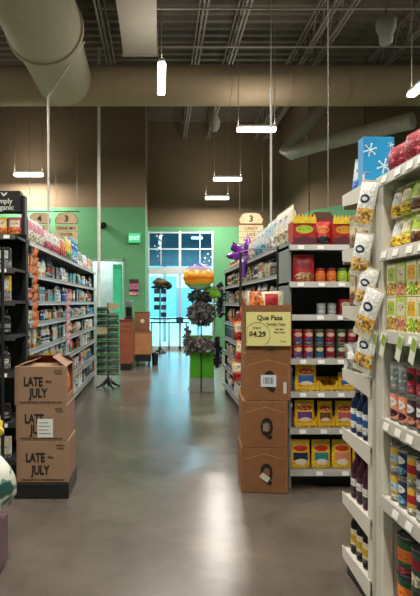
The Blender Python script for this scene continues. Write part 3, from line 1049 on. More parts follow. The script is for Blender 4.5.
# ------------------------------------------------------------------ stack of four brown boxes with the price sign
SY = 4.10
heights = [(493, 448, 241.8, 288), (448, 401, 242.7, 287.8), (401, 353.5, 245.2, 290.4), (353.5, 305, 245.7, 291.4)]
INK = pbr('#17130f', .7)
BLAB = ['brown box with a tall letter Q, lowest of the four-box stack', 'brown box with a tall letter Q, second up in the four-box stack',
        'brown box with white label over the letter Q, third up in stack', 'open brown box carrying the yellow price sign, top of the four-box stack']
ztop = 0.0
for i, (yb, yt, xa, xb) in enumerate(heights):
    z1 = PZ(yt, SY); w = PX(xb, SY) - PX(xa, SY); h = z1 - ztop - .002
    t = thing('shipping_box', BLAB[i], 'cardboard box', ((PX(xa, SY) + PX(xb, SY)) / 2, SY, ztop + .001), 0, 'brown shipping boxes in the right stack')
    t.rotation_euler = (0, 0, -.07)
    b = bm_new()
    if i < 3:
        box(b, -w / 2, w / 2, 0, .37, 0, h, .004, 1); obj('carton', b, CARD, t)
        b = bm_new(); box(b, -.025, .025, .002, .368, h, h + .0008); obj('packing_tape', b, pbr('#b58b5c', .3), t)
    else:
        tk = .006
        box(b, -w / 2, w / 2, 0, .37, 0, tk); box(b, -w / 2, w / 2, 0, tk, tk, h); box(b, -w / 2, w / 2, .37 - tk, .37, tk, h)
        box(b, -w / 2, -w / 2 + tk, tk, .37 - tk, tk, h); box(b, w / 2 - tk, w / 2, tk, .37 - tk, tk, h)
        obj('carton', b, CARD, t)
        b = bm_new(); prism(b, [(-w / 2, 0), (w / 2, 0), (w / 2 - .02, .07), (-w / 2 + .03, .09)], -.002, .003); f = obj('carton_flap', b, CARD_IN, t); f.location = (0, .368, h); f.rotation_euler = (-.9, 0, 0)
        b = bm_new(); prism(b, [(-.18, 0), (.18, 0), (.16, .12), (-.16, .12)], -.002, .003); f = obj('carton_flap', b, CARD, t); f.location = (-w / 2, .185, h); f.rotation_euler = (0.0, 0, -PI / 2); f.rotation_euler = (-.35, 0, PI / 2)
    # printed marks: angled flap lines and the tall Q
    lt = pbr('#b57a45', .8)
    if i < 3:
        b = bm_new()
        prism(b, [(-w * .45, h * .74), (0, h * .86), (w * .45, h * .74), (w * .45, h * .755), (0, h * .88), (-w * .45, h * .755)], -.0012, -.0002)
        obj('printed_line', b, lt, t)
        b = bm_new()
        for s in (-1, 1):
            box(b, s * w * .46 - .0015, s * w * .46 + .0015, -.0012, -.0002, h * .06, h * .7)
        obj('printed_line', b, lt, t)
        lettering('Q', .19, INK, t, (.012, -.002, h * .27), .008, sx=.62)
        if i == 2:
            b = bm_new(); box(b, -.055, .065, -.005, -.0035, h * .3, h * .55); lb = obj('shipping_label', b, pbr('#cfd6da', .5), t, label='white shipping label')
            b = bm_new()
            for k in range(7):
                box(b, -.035 + k * .012, -.03 + k * .012 + (k % 3) * .002, -.0058, -.0052, h * .36, h * .5)
            obj('barcode', b, pbr('#5d7384', .6), t)
            b = bm_new(); box(b, .12, .145, -.003, -.0012, h * .16, h * .4); obj('shipping_label', b, pbr('#cfc8b8', .5), t)
        if i == 0:
            q = bm_new(); box(q, -.045, .03, -.0015, .0, -.022, .022); b = bm_new(); merge(b, q)
            f = obj('shipping_label', b, pbr('#cfc8b8', .5), t); f.location = (.005, -.004, h * .34); f.rotation_euler = (0, .6, 0)
        if i == 1:
            b = bm_new(); box(b, -.018, .022, -.0045, -.003, h * .36, h * .52); obj('shipping_label', b, pbr('#8e7f72', .5), t)
    ztop = z1
topbox_z = PZ(353.5, SY)
t = thing('price_sign', 'yellow Que Pasa price sign reading 4.29 on the top brown box', 'price sign', (PX(268.5, SY - .03), SY - .022, PZ(345.5, SY)), -.07)
sw, sh = .345, .265
b = bm_new(); box(b, -sw / 2 - .008, sw / 2 + .008, -.004, .006, -.008, sh + .008); obj('sign_frame', b, pbr('#6f5138', .6), t)
b = bm_new(); box(b, -sw / 2, sw / 2, -.0062, -.0045, 0, sh); face = obj('sign_card', b, pbr('#ddd68c', .55, var=.02), t)
SI = pbr('#33301c', .6)
lettering('Que Pasa', .052, SI, t, (0.01, -.0075, sh - .062), .0012)
lettering('Tortilla Chips', .027, SI, t, (.058, -.0075, sh - .105), .0004)
lettering('$4.29', .058, SI, t, (-.085, -.0075, .072), .002)
lettering('Original', .02, SI, t, (-.09, -.0075, .135), .0003)
lettering('Sea Salt', .02, SI, t, (.085, -.0075, sh - .14), .0002)
lettering('Blue Corn', .02, SI, t, (.085, -.0075, sh - .165), .0002)
lettering('11 oz', .018, SI, t, (.11, -.0075, .03), .0002)
b = bm_new(); tube(b, [(-.085 + .098 * math.cos(a), -.0072, .085 + .098 * math.sin(a)) for a in [i * PI / 24 - .9 for i in range(0, 37)] if .085 + .098 * math.sin(a) > .003 and -.085 + .098 * math.cos(a) > -sw / 2 + .003], .0014, 5)
obj('printed_ring', b, SI, t)
b = bm_new(); prism(b, [(-.03, -.002), (.05, -.002), (.03, -.03), (.01, -.02)], -.004, .002); obj('hanging_clip', b, INK, t)
def lay_bag(label, loc, rot, size, c1, c2, c3, style='chips', kind='bag', cap='white', group=None):
    o = product(kind, label, group, loc, 0, size, c1, c2, c3, style, cap)
    o.rotation_euler = rot
    return o
lay_bag('white and red chip bag lying in the open top brown box', (.73, 4.29, 1.50), (0, PI / 2, 0), (.2, .09, .30), 'cream', 'red', 'orange', 'panel', group='bags in the open brown box')
lay_bag('orange chip bag upright inside the open top brown box', (.93, 4.36, 1.22), (0.1, .05, 0), (.19, .08, .28), 'orange', 'cream', 'brown', 'panel', group='bags in the open brown box')
t = thing('clip_strip', 'dark hanging strip behind the box stack that holds orange bags', 'strip', (.73, 4.60, .95))
b = bm_new(); box(b, -.012, .012, -.002, .002, 0, 1.0); obj('strip_band', b, BLACK, t)
b = bm_new(); tube(b, [(0, 0, 1.0), (.1, 0, 1.03), (.42, .08, 1.03)], .006, 6); obj('strip_hook', b, STEEL, t)
for i, (px, py) in enumerate(((245, 322), (242.5, 342), (240.5, 362), (240, 382))):
    lay_bag('small orange snack bag hanging behind the box stack, %s down' % ORD[i], P(px, py, 4.55) + Vector((0, (i % 2) * .02, 0)), (0, .15 * (-1) ** i, -.7), (.13, .05, .19), 'orange' if i < 2 else 'tan', 'cream', 'red', 'panel', group='orange bags behind the box stack', cap='orange')

# ------------------------------------------------------------------ near can shelving on the right, and its own end rack
N_LEV = [.125, .605, .966, 1.372, 1.745, 2.09]
NX, NY1 = 1.05, 2.42
shelving('near_shelving', 'near right shelving with cans and cartons, seen close at the photo edge', 'shelving', (NX, NY1 - .75, 0), -PI / 2, 1.5, .46, N_LEV, 2.09,
         pbr('#b9b5a8', .5), SHELFW, RAILN, tags=13, posts=1.5, rail_h=.05)
t = thing('end_post', 'tall cream metal post between the near shelving and its end rack', 'post', (NX, NY1 + .005, 0))
b = bm_new(); box(b, 0, .05, 0, .088, 0, 2.1, .004, 1); obj('post_body', b, SHELFW, t)
b = bm_new(); box(b, -.004, -.0005, .035, .05, .02, 2.08); obj('raised_rib', b, SHELFW, t); b = bm_new(); box(b, -.004, -.0005, .065, .073, .02, 2.08); obj('raised_rib', b, SHELFW, t)
b = bm_new(); box(b, .052, .46, .0, .02, 0, 2.09); obj('end_panel', b, SHELFW, t)
for i, z in enumerate(N_LEV[1:]):
    t = thing('shelf_bracket', 'cream tapered bracket under the near shelving, %s from the floor' % ORD[i], 'bracket', (NX + .01, NY1 - .008, z - .03), 0, 'tapered brackets of the near shelving')
    b = bm_new(); prism(b, [(0, 0), (.43, 0), (.43, -.16), (.12, -.12), (0, -.012)], -.004, 0); obj('bracket_plate', b, SHELFW, t)

NGRP = 'products on the near can shelving'


def near_row(kind, lev, rows, y_start, n, w, d, h, specs, word, v=.008, lay=('lower', 'upper'), jit=.0):
    yy = y_start
    for i in range(n):
        for r in range(rows):
            c1, c2, c3, st, cap = specs[(i + r * 3) % len(specs)] if not callable(specs) else specs(i, r)
            z = N_LEV[lev] + .0015 + r * (h + .0015)
            layer = (', %s layer' % lay[r]) if rows > 1 else ''
            product(kind, '%s %s, %s from post%s, %s near shelf' % (c1, word, ORD[i], layer, ['bottom', 'fifth', 'fourth', 'third', 'second', 'top'][lev]),
                    NGRP, (NX + v + d / 2 + RND.uniform(0, jit), yy - w / 2, z), -PI / 2, (w, d, h), c1, c2, c3, st, cap)
        yy -= w + .006


near_row('pouch', 4, 2, 2.405, 7, .085, .09, .138, [('cream', 'white', 'yellow', 'panel', 'cream'), ('lime', 'cream', 'yellow', 'panel', 'cream'), ('cream', 'lime', 'brown', 'panel', 'lime')], 'pouch')
near_row('carton', 3, 2, 2.405, 7, .088, .08, .152, [('cream', 'lime', 'gold', 'panel', 'white'), ('lime', 'cream', 'salmon', 'panel', 'white'), ('cream', 'yellow', 'lime', 'panel', 'white')], 'carton')
near_row('can', 2, 2, 2.40, 8, .074, .074, .135, lambda i, r: ([('grey', 'silver', 'pale blue', 'lines', 'white')] * 2 + [('crimson', 'black', 'rose', 'oval', 'white')] * 2 + [('black', 'white', 'crimson', 'oval', 'white')] * 4)[i] if r == 1
         else ([('salmon', 'white', 'plum', 'oval', 'white')] * 2 + [('plum', 'white', 'salmon', 'oval', 'white')] * 2 + [('gold', 'white', 'red', 'oval', 'white')] * 4)[i], 'can')
near_row('can', 1, 2, 2.40, 8, .074, .074, .125, lambda i, r: [('gold', 'pale blue', 'white', 'band', 'white'), ('navy', 'white', 'sky blue', 'oval', 'white'), ('gold', 'red', 'cream', 'band', 'white'), ('silver', 'navy', 'white', 'band', 'white'),
         ('crimson', 'salmon', 'red', 'band', 'white'), ('crimson', 'orange', 'red', 'band', 'white'), ('orange', 'red', 'cream', 'band', 'white'), ('crimson', 'orange', 'cream', 'band', 'white')][i], 'can')
near_row('drum', 0, 2, 2.40, 4, .125, .125, .165, lambda i, r: [('dark green', 'orange', 'crimson', 'band', 'charcoal'), ('dark green', 'crimson', 'cream', 'oval', 'charcoal'), ('orange', 'red', 'dark green', 'band', 'charcoal'), ('orange', 'dark green', 'cream', 'band', 'charcoal')][i], 'can with a dark lid', v=.03)
for i in range(5):
    w = .15
    product('bag', 'red and rose patterned bag, %s from the post, on top of near shelving' % ORD[i], 'red bags on top of the near shelving', (NX + .06, 2.46 - i * .16 - w / 2, N_LEV[5] + .002), -PI / 2 + .1, (w, .09, .135 + .012 * (i % 3)),
            'crimson', 'red', 'rose', 'lines', 'rose')
    product('bag', 'tan paper bag behind the red bags, %s from the post, on top of near shelving' % ORD[i], 'tan bags on top of the near shelving', (NX + .16, 2.48 - i * .16 - w / 2, N_LEV[5] + .002), -PI / 2, (w, .09, .205), 'tan', 'cream', 'brown', 'lines', 'white')
for i in range(2):
    product('carton', 'sky blue and white carton, %s from the blue snowflake box, behind tan bags' % ORD[i], 'sky blue cartons on top of the near shelving', (NX + .29, 2.26 - i * .26, N_LEV[5] + .002), -PI / 2, (.24, .09, .26), 'sky blue', 'white', 'blue', 'band', 'white')

# paper shelf tags that hang down from the third near shelf
for i, yy in enumerate((2.455, 2.36, 2.20, 2.08)):
    t = thing('hanging_tag', 'green and white paper tag hanging off the near shelving lip, %s from the post' % ORD[i], 'tag', (NX - .026, yy, 1.335), 0, 'paper tags hanging from the near shelf lip')
    b = bm_new(); box(b, -.0006, .0006, -.022, .022, -.085, 0.03); o = obj('tag_card', b, pbr('#d8dccb', .6), t); o.rotation_euler = (.35, 0, 0)
    b = bm_new(); box(b, -.0012, -.0007, -.018, .018, -.03, 0.02); o = obj('green_print', b, pbr('#8fae3c', .6), t); o.rotation_euler = (.35, 0, 0)

R_LEV = [.12, .425, .785, 1.12, 1.47, 1.78, 2.09]
RXC, RYF = 1.60, 2.93
shelving('end_rack', 'cream end rack on the far end of the near shelving, dark bottles on it', 'shelving', (RXC, RYF, 0), PI, 1.1, .38, R_LEV, 2.09, pbr('#b9b5a8', .5), SHELFW, RAILN, posts=2, rail_h=.06)
for i, z in enumerate(R_LEV):
    t = thing('rack_bracket', 'cream side bracket of the end rack, %s from the floor' % ORD[i], 'bracket', (NX - .006, RYF, z), 0, 'side brackets of the end rack')
    b = bm_new(); bb = bm_new()
    prism(bb, [(0.005, .014), (-.375, .014), (-.375, -.085), (-.03, -.05), (0.0, -.045)], 0, .005)
    merge(b, bb, Matrix.Rotation(PI / 2, 4, 'Z')); obj('bracket_plate', b, SHELFW, t)
RN = {0: 'bottom', 1: 'second up', 2: 'third up'}
for lev, c1, c2, c3, cap, body, kind, h, word in ((2, 'white', 'blue', 'white', 'silver', 'navy', 'bottle', .25, 'navy bottle with blue label'),
                                        (1, 'plum', 'white', 'charcoal', 'black', 'plum', 'bottle', .26, 'plum bottle'), (0, 'cream', 'yellow', 'charcoal', 'black', 'black', 'bottle', .25, 'black bottle with cream label')):
    for j in range(4):
        for i in range(2):
            product(kind, '%s, %s row, %s from lip, %s shelf of end rack' % (word, 'outer' if i == 0 else 'inner', ORD[j], RN[lev].split()[0]), 'bottles on the end rack',
                    (NX + .055 + i * .085, RYF - .055 - j * .083, R_LEV[lev] + .0015), -PI / 2, (.074, .074, h), c1, c2, c3, 'band', cap, body)
for lev in (4, 5):
    for j in range(3):
        product('carton', 'tan carton behind the hanging chip bags, %s from the lip, %s rack shelf' % (ORD[j], 'upper' if lev == 5 else 'lower'), 'tan cartons on the end rack',
                (NX + .07, RYF - .07 - j * .1, R_LEV[lev] + .0015), -PI / 2, (.09, .1, .2), 'tan', 'cream', 'brown', 'panel', 'tan')
# the blue snowflake box on top
BY = 2.74
t = thing('snowflake_box', 'bright blue box with white snowflakes on top of the end rack', 'box', (PX(363.5, BY), BY, 2.092), .03)
bw = .165
b = bm_new(); box(b, 0, bw, 0, .07, 0, .285, .002, 1); obj('carton_body', b, pbr('#2394cf', .4, var=.05), t)


def snowflake(cx, cz, r, par):
    b = bm_new()
    for k in range(6):
        a = k * PI / 3 + .3
        d = Vector((math.cos(a), 0, math.sin(a)))
        tube(b, [Vector((cx, -.002, cz)), Vector((cx, -.002, cz)) + d * r], r * .12, 5)
        q = bm_new(); bmesh.ops.create_icosphere(q, subdivisions=1, radius=r * .2); merge(b, q, Matrix.Translation(Vector((cx, -.002, cz)) + d * r) @ Matrix.Diagonal((1, .15, 1, 1)))
    return obj('snowflake', b, pbr('#d5ebf5', .5), par)


snowflake(.035, .215, .032, t); snowflake(.11, .13, .036, t); snowflake(.145, .24, .016, t)
lay_bag('pale blue packet leaning against the blue snowflake box', (PX(362, 2.80), 2.83, 2.093), (0, .12, -.9), (.10, .04, .19), 'pale blue', 'white', 'blue', 'panel', 'pouch', 'pale blue')
# hanging strip of chip bags
t = thing('clip_strip', 'clear strip hanging on the end rack that holds the white chip bags', 'strip', (NX - .028, 2.585, 1.16))
b = bm_new(); box(b, -.001, .001, -.012, .012, 0, .98); obj('strip_band', b, pbr('#c9c9c4', .3), t)
b = bm_new(); tube(b, [(0, 0, .98), (.01, 0, .99), (.03, 0, .985)], .004, 6); obj('strip_hook', b, STEEL, t)
for i, (py, hh, ty, yo) in enumerate(((229, .235, .22, 0), (276, .215, .20, .02), (307, .20, .26, .0), (336, .25, .34, -.02), (371, .22, .22, .01))):
    Y = 2.55 + yo
    o = lay_bag('white chip bag with orange chips on hanging strip, %s from the top' % ORD[i], (.998 - .012 * (i % 2), Y, PZ(py, Y)), (0, ty * 1.15, -1.12), (.11, .04, hh), 'white', 'navy', '#e0a030', 'chips', 'bag', 'cream', 'white chip bags on the hanging strip')

t = thing('clear_plastic_bag', 'crumpled clear plastic bundle on the end rack below the chip bags', 'bag', (1.13, 2.90, 1.122))
b = bm_new(); lump(b, 0, 0, .075, .085, .09, .075, .28, 4, 3); obj('bag_film', b, pbr('#c9cbc6', .12, 0, .25, 30, bump=.5), t, True)
b = bm_new(); lump(b, .01, -.06, .15, .05, .035, .03, .3, 5, 2); obj('knotted_top', b, pbr('#c9cbc6', .12, 0, .25, 30), t, True)

# ------------------------------------------------------------------ black end rack on the left with its header
B_LEV = [.15, .47, .90, 1.22, 1.52, 1.80, 2.09]
BXC, BYF = -1.72, 4.48
shelving('black_end_rack', 'black end rack behind the chip cartons, full of dark jars and pouches', 'shelving', (BXC, BYF, 0), 0, .98, .42, B_LEV, 2.3, BLACK, BLACK, pbr('#2b2b2c', .4), tags=6, posts=2)
BL = ['bottom', 'sixth', 'fifth', 'fourth', 'third', 'second', 'top']
rb = random.Random(5)
for li, z in enumerate(B_LEV[:-1]):
    x, k = -1.29, 0
    while x > -1.95:
        kind, w, d, h = rb.choice([('pouch', .13, .07, .2), ('jar', .09, .09, .15), ('carton', .1, .07, .18), ('flask', .09, .06, .22)])
        c1 = rb.choice(['black', 'charcoal', 'black', 'black', 'charcoal', 'cream', 'black'])
        if li == 4 and k == 0:
            c1, kind, w, d, h = 'yellow', 'carton', .07, .06, .24
        k += 1
        product(kind, '%s %s, %s from the aisle, %s shelf of black end rack' % (c1, {'flask': 'bottle'}.get(kind, kind), ORD[k - 1], BL[li]), 'products on the black end rack',
                (x - w / 2, BYF + .04 + d / 2, z + .001), 0, (w, d, min(h, B_LEV[li + 1] - z - .06)), c1, rb.choice(['white', 'cream', 'white', 'grey']), 'grey', rb.choice(['oval', 'panel', 'band']), rb.choice(['black', 'silver', 'white']))
        x -= w + .02
for i in range(4):
    c = ['rose', 'yellow', 'yellow', 'gold'][i]
    product('pouch', '%s spice packet, %s from the aisle, under the black header sign' % (c, ORD[i]), 'spice packets under the black header', (-1.25 - i * .125, BYF + .06, 2.092), 0, (.115, .05, .155), c, 'cream', 'orange', 'panel', c)
t = thing('header_sign', 'black Simply Organic header sign on top of the black end rack', 'sign', (-1.42, BYF + .01, 2.285))
b = bm_new(); box(b, -.23, .23, 0, .1, 0, .185, .004, 1); obj('sign_box', b, BLACK, t)
b = bm_new(); box(b, -.23, .27, .02, .12, -.19, -.185); obj('sign_bracket', b, BLACK, t)
b = bm_new(); box(b, .235, .262, .03, .12, -.185, .15); obj('side_panel', b, BLACK, t)
lettering('simply', .062, WHITE, t, (.085, -.003, .075), .001)
lettering('organic', .062, WHITE, t, (.085, -.003, .02), .001)
b = bm_new(); prism(b, [(.085, .135), (.07, .155), (.06, .172), (.08, .165), (.09, .15), (.1, .165), (.12, .17), (.11, .15)], -.003, -.0005); obj('leaf_mark', b, WHITE, t)
# hanging orange strip at the near corner of the left run
for (xx, yy, z1, n, cA, nm, tag_) in ((-1.205, 4.98, 2.02, 9, 'orange', 'orange twist packet', 'near corner of the left run'), (-1.20, 6.75, 1.62, 8, 'rose', 'red and white packet', 'middle of the left run')):
    t = thing('clip_strip', 'thin hanging strip of packets at the %s' % tag_, 'strip', (xx, yy, z1 - n * .085 - .05))
    b = bm_new(); box(b, -.001, .001, -.01, .01, 0, n * .085 + .07); obj('strip_band', b, STEEL, t)
    b = bm_new(); tube(b, [(0, 0, n * .085 + .07), (-.02, 0, n * .085 + .08), (-.06, 0, n * .085 + .08)], .004, 6); obj('strip_hook', b, STEEL, t)
    for i in range(n):
        o = lay_bag('%s on hanging strip, %s down, %s' % (nm, ORD[i], tag_), (xx + .022, yy - .02, z1 - (i + 1) * .085), (0, .35, .75), (.05, .03, .095), 'orange' if cA == 'orange' else 'pink', 'brown' if cA == 'orange' else 'grey', 'tan' if cA == 'orange' else 'white', 'lines', 'bag', 'brown' if cA == 'orange' else 'crimson', nm + 's on the strip')

# ------------------------------------------------------------------ three chip cartons stacked on a black base
LY = 4.0
t = thing('low_platform', 'low black base under the three chip cartons', 'base', (-.885, LY - .02, 0))
b = bm_new(); box(b, -.215, .2, 0, .42, 0, .1, .006, 1); obj('base_body', b, BLACK, t)
b = bm_new(); box(b, -.22, .205, -.003, .424, .1, .116); obj('top_rim', b, pbr('#232325', .4), t)
CRD = pbr('#94755c', .8, var=.06, scale=12)
LLAB = ['chip carton reading LATE JULY, lowest of three on the black base', 'chip carton with white shipping label, middle of the three cartons', 'open chip carton with raised flaps, top of the three cartons']
zz = .118
for i, (yt, xa, xb) in enumerate(((441, 16.4, 68.4), (405, 15.8, 66.9), (366.8, 14.6, 66))):
    z1 = PZ(yt, LY); x0, x1 = PX(xa, LY), PX(xb, LY); w = x1 - x0; h = z1 - zz - .002; D = .37
    t = thing('chip_carton', LLAB[i], 'cardboard box', ((x0 + x1) / 2, LY, zz + .001), 0, 'chip cartons stacked on the black base')
    b = bm_new()
    if i < 2:
        box(b, -w / 2, w / 2, 0, D, 0, h, .003, 1); obj('carton', b, CRD, t)
    else:
        tk = .005
        box(b, -w / 2, w / 2, 0, D, 0, tk); box(b, -w / 2, w / 2, 0, tk, tk, h); box(b, -w / 2, w / 2, D - tk, D, tk, h)
        box(b, -w / 2, -w / 2 + tk, tk, D - tk, tk, h)
        # the aisle side is torn open: only its near strip, far strip and foot remain
        box(b, w / 2 - tk, w / 2, tk, .06, tk, h); box(b, w / 2 - tk, w / 2, D - .05, D - tk, tk, h); box(b, w / 2 - tk, w / 2, .06, D - .05, tk, .07)
        obj('carton', b, CRD, t)
        for nm, pts, loc, rot in (('front', [(-w / 2, 0), (w / 2, 0), (w / 2 - .03, .12), (-w / 2 + .06, .12)], (0, .003, h), (-1.45, 0, 0)),
                                  ('rear', [(-w / 2, 0), (w / 2, 0), (w / 2 - .02, .12), (-w / 2 + .03, .12)], (0, D - .003, h), (1.0, 0, 0)),
                                  ('side', [(-.17, 0), (.17, 0), (.16, .13), (-.15, .13)], (w / 2 - .003, D / 2, h), (.95, 0, -PI / 2)),
                                  ('side', [(-.17, 0), (.17, 0), (.15, .15), (-.16, .13)], (-w / 2 + .003, D / 2, h), (1.25, 0, PI / 2))):
            b = bm_new(); prism(b, pts, -.002, .002); f = obj('carton_flap', b, CRD if nm != 'rear' else CARD_IN, t); f.location = loc; f.rotation_euler = rot
    k = INK
    lettering('LATE', .096, k, t, (-.055, -.002, h * .50), .0036, sx=.68)
    lettering('JULY', .096, k, t, (-.015, -.002, h * .2), .0036, sx=.68)
    lettering('the', .035, k, t, (.062, -.002, h * .58), .0005)
    lettering('ORGANIC', .014, k, t, (.135, -.002, h * .88), .0003)
    lettering('SNACKS', .014, k, t, (.14, -.002, h * .81), .0003)
    lettering('THOUGHTFULLY CRAFTED SNACKS', .0185, k, t, (0, -.002, h * .045), .0005, sx=1.08)
    if i == 1:
        b = bm_new(); box(b, -.03, .09, -.005, -.003, h * .1, h * .62); obj('shipping_label', b, pbr('#dcdcd8', .5), t, label='white shipping label')
        b = bm_new()
        for q in range(4):
            box(b, -.02, .07 - .015 * (q % 2), -.0058, -.0052, h * (.2 + .1 * q), h * (.22 + .1 * q))
        obj('label_print', b, pbr('#6d6d6d', .6), t)
    zz = z1
zb = PZ(404.9, LY) + .009
for i in range(3):
    lay_bag('orange chip bag inside the open chip carton, %s from the torn side' % ORD[i], (-.755 - i * .11, LY + .2, zb), (0, .03, PI / 2), (.24, .08, .255), 'orange', 'orange', 'orange', 'oval', 'bag', 'orange', 'chip bags in the open carton')

# ------------------------------------------------------------------ things at the photo's lower left edge
t = thing('display_bin', 'mauve striped cardboard floor bin at the photo corner', 'display bin', (-1.062, 2.63, 0))
b = bm_new(); prism(b, [(-.2, 0), (.185, 0), (.205, .07), (.205, .3), (-.2, .3)], 0, .34); obj('bin_body', b, pbr('#6f5260', .6), t)
b = bm_new()
for k in range(3):
    prism(b, [(-.2, .25 - k * .03), (.2, .275 - k * .03), (.2, .285 - k * .03), (-.2, .26 - k * .03)], -.0015, -.0002)
obj('printed_stripes', b, pbr('#c4a5ae', .6), t)
b = bm_new(); box(b, -.2, .165, -.0015, -.0002, .05, .17); obj('navy_panel', b, pbr('#23283a', .6), t)
b = bm_new(); prism(b, [(.13, .26), (.22, .30), (.225, .32), (.12, .285)], -.006, -.0018); obj('torn_flap', b, pbr('#d5b8be', .6), t)
t = thing('leaf_print_bag', 'plump white bag with green leaf print on the mauve floor bin', 'bag', (-1.03, 2.83, .303))
b = bm_new(); lump(b, .0, 0, .21, .25, .16, .21, .08, 12, 3); m, nt, n, l, pb = new_mat('leaf_print_film')
tc = n.new('ShaderNodeTexCoord'); nz = n.new('ShaderNodeTexNoise'); nz.inputs['Scale'].default_value = 11; nz.inputs['Detail'].default_value = 1
rp = n.new('ShaderNodeValToRGB'); rp.color_ramp.interpolation = 'CONSTANT'
rp.color_ramp.elements[0].color = (*H('#2c5f58'), 1); rp.color_ramp.elements[1].position = .40; rp.color_ramp.elements[1].color = (*H('#6d9a80'), 1)
e = rp.color_ramp.elements.new(.45); e.color = (*H('#d4d6cc'), 1)
l.new(tc.outputs['Object'], nz.inputs['Vector']); l.new(nz.outputs['Fac'], rp.inputs['Fac']); l.new(rp.outputs['Color'], pb.inputs['Base Color']); pb.inputs['Roughness'].default_value = .35
obj('bag_body', b, m, t, True)
b = bm_new(); lump(b, -.04, 0, .42, .08, .05, .04, .25, 3, 2); obj('gathered_neck', b, pbr('#cfd2c8', .4, var=.3, scale=30), t, True)
t = thing('yellow_bag', 'crumpled yellow bag on top of the white leaf-print bag', 'bag', (-.99, 2.92, .75))
b = bm_new(); lump(b, 0, 0, .05, .12, .09, .055, .10, 21, 3); obj('bag_body', b, pbr('#cdb53c', .35, var=.35, scale=18), t, True)
b = bm_new(); lump(b, .06, 0, .105, .045, .04, .025, .15, 8, 2); obj('gathered_neck', b, pbr('#b5a56a', .35, var=.35, scale=18), t, True)
t = thing('peg_rack', 'slim black peg rack at the photo\'s left edge before the black end rack', 'rack', (-1.165, 3.9, 0))
b = bm_new(); tube(b, [(0, 0, 0), (0, 0, 1.92)], .013, 8); obj('pole', b, BLACK, t)
b = bm_new(); tube(b, [(-.5, 0, 0), (-.5, 0, 1.92)], .013, 8); obj('pole', b, BLACK, t)
b = bm_new(); lathe(b, [(.06, 0), (.06, .012), (.02, .02)], 16); obj('foot', b, BLACK, t)
for z in (.5, .9, 1.2, 1.5, 1.8):
    b = bm_new(); tube(b, [(-.5, 0, z), (0, 0, z)], .006, 6); tube(b, [(-.03, 0, z), (-.03, -.1, z + .006)], .003, 5); obj('peg_rail', b, BLACK, t)
for i, z in enumerate((1.55, 1.28, .98, .66)):
    lay_bag('purple packet on the slim black peg rack, %s from the top' % ORD[i], (-1.25, 3.86, z), (0, 0, .15), (.14, .04, .2), ('plum', 'plum', 'purple', 'plum')[i], 'plum', 'rose', 'panel', 'bag', 'plum', 'purple packets on the peg rack')

# ------------------------------------------------------------------ spinner of green packets by the left run
SX_, SY_ = -.88, 9.2
t = thing('spinner_rack', 'tall spinner rack of green packets on a black foot at the left run end', 'rack', (SX_, SY_, 0))
for k in range(4):
    a = k * PI / 2 + .5
    b = bm_new(); tube(b, [(0, 0, .16), (math.cos(a) * .12, math.sin(a) * .12, .06), (math.cos(a) * .23, math.sin(a) * .23, .015)], [.03, .022, .014], 8); obj('foot', b, BLACK, t)
b = bm_new(); tube(b, [(0, 0, .02), (0, 0, 1.5)], .016, 10); obj('pole', b, BLACK, t)
for k in range(10):
    z = .24 + k * .12
    b = bm_new()
    for s in (-1, 1):
        tube(b, [(0, 0, z), (s * .16, -.02, z), (s * .19, -.05, z + .02)], .005, 5)
    tube(b, [(-.19, -.09, z), (.19, -.09, z)], .004, 5); tube(b, [(-.19, -.09, z), (-.16, -.02, z)], .004, 5); tube(b, [(.19, -.09, z), (.16, -.02, z)], .004, 5)
    obj('wire_tier', b, pbr('#202622', .4), t)
for s in (-1, 1):
    b = bm_new(); box(b, s * .1 - .09, s * .1 + .09, -.1, -.09, (1.38 if s > 0 else .96), (1.50 if s > 0 else 1.08)); obj('header_card', b, pbr('#c9b88a', .6), t)
for k in range(10):
    for s in (-1, 1):
        z = .25 + k * .12
        if s < 0 and k in (6,):
            continue
        if s > 0 and k == 9:
            continue
        o = lay_bag('dark green packet, %s tier from the floor, %s column of spinner rack' % (ORD[k], 'aisle-side' if s > 0 else 'shelf-side'), (SX_ + s * .1, SY_ - .11, z), (-.35, 0, s * .12), (.195, .035, .105),
                    'dark green', 'black', 'green', 'band', 'pouch', 'green' if k % 2 else 'lime', 'green packets on the spinner rack')

# wooden cabinets by the doors
RW = pbr('#8a4a30', .5, var=.2, scale=5); TW = pbr('#b0794c', .5, var=.15, scale=5)
t = thing('wooden_cabinet', 'reddish wooden counter cabinet beyond the green spinner rack', 'cabinet', (-.715, 11.6, 0))
b = bm_new(); box(b, -.145, .145, 0, .9, .14, 1.10, .006, 1); obj('cabinet_body', b, RW, t)
b = bm_new(); box(b, -.125, .125, .02, .88, 0, .14); obj('plinth', b, BLACK, t)
b = bm_new(); box(b, -.155, .155, -.015, .91, 1.10, 1.135); obj('counter_top', b, pbr('#6e3a28', .4), t)
b = bm_new(); box(b, -.13, .13, -.008, -.0005, .88, 1.08); dr = obj('drawer', b, RW, t)
b = bm_new(); tube(b, [(-.04, -.018, .98), (.04, -.018, .98)], .006, 6); obj('drawer_handle', b, BLACK, dr)
t = thing('tan_cabinet', 'tan wooden low cabinet near the green wall, brown box on it', 'cabinet', (-.355, 12.3, 0))
b = bm_new(); box(b, -.205, .2, 0, .6, .28, .80, .005, 1); obj('cabinet_body', b, TW, t)
b = bm_new(); box(b, -.19, .185, .02, .58, .12, .28); obj('plinth', b, BLACK, t)
for s in (-1, 1):
    for y in (.08, .5):
        b = bm_new(); q = bm_new(); bmesh.ops.create_cone(q, segments=14, radius1=.06, radius2=.06, depth=.04, cap_ends=True); merge(b, q, Matrix.Translation((s * .14, y, .06)) @ Matrix.Rotation(PI / 2, 4, 'Y')); obj('caster', b, BLACK, t)
b = bm_new(); box(b, -.215, .21, -.01, .61, .80, .83); obj('cabinet_top', b, pbr('#8f6140', .4), t)
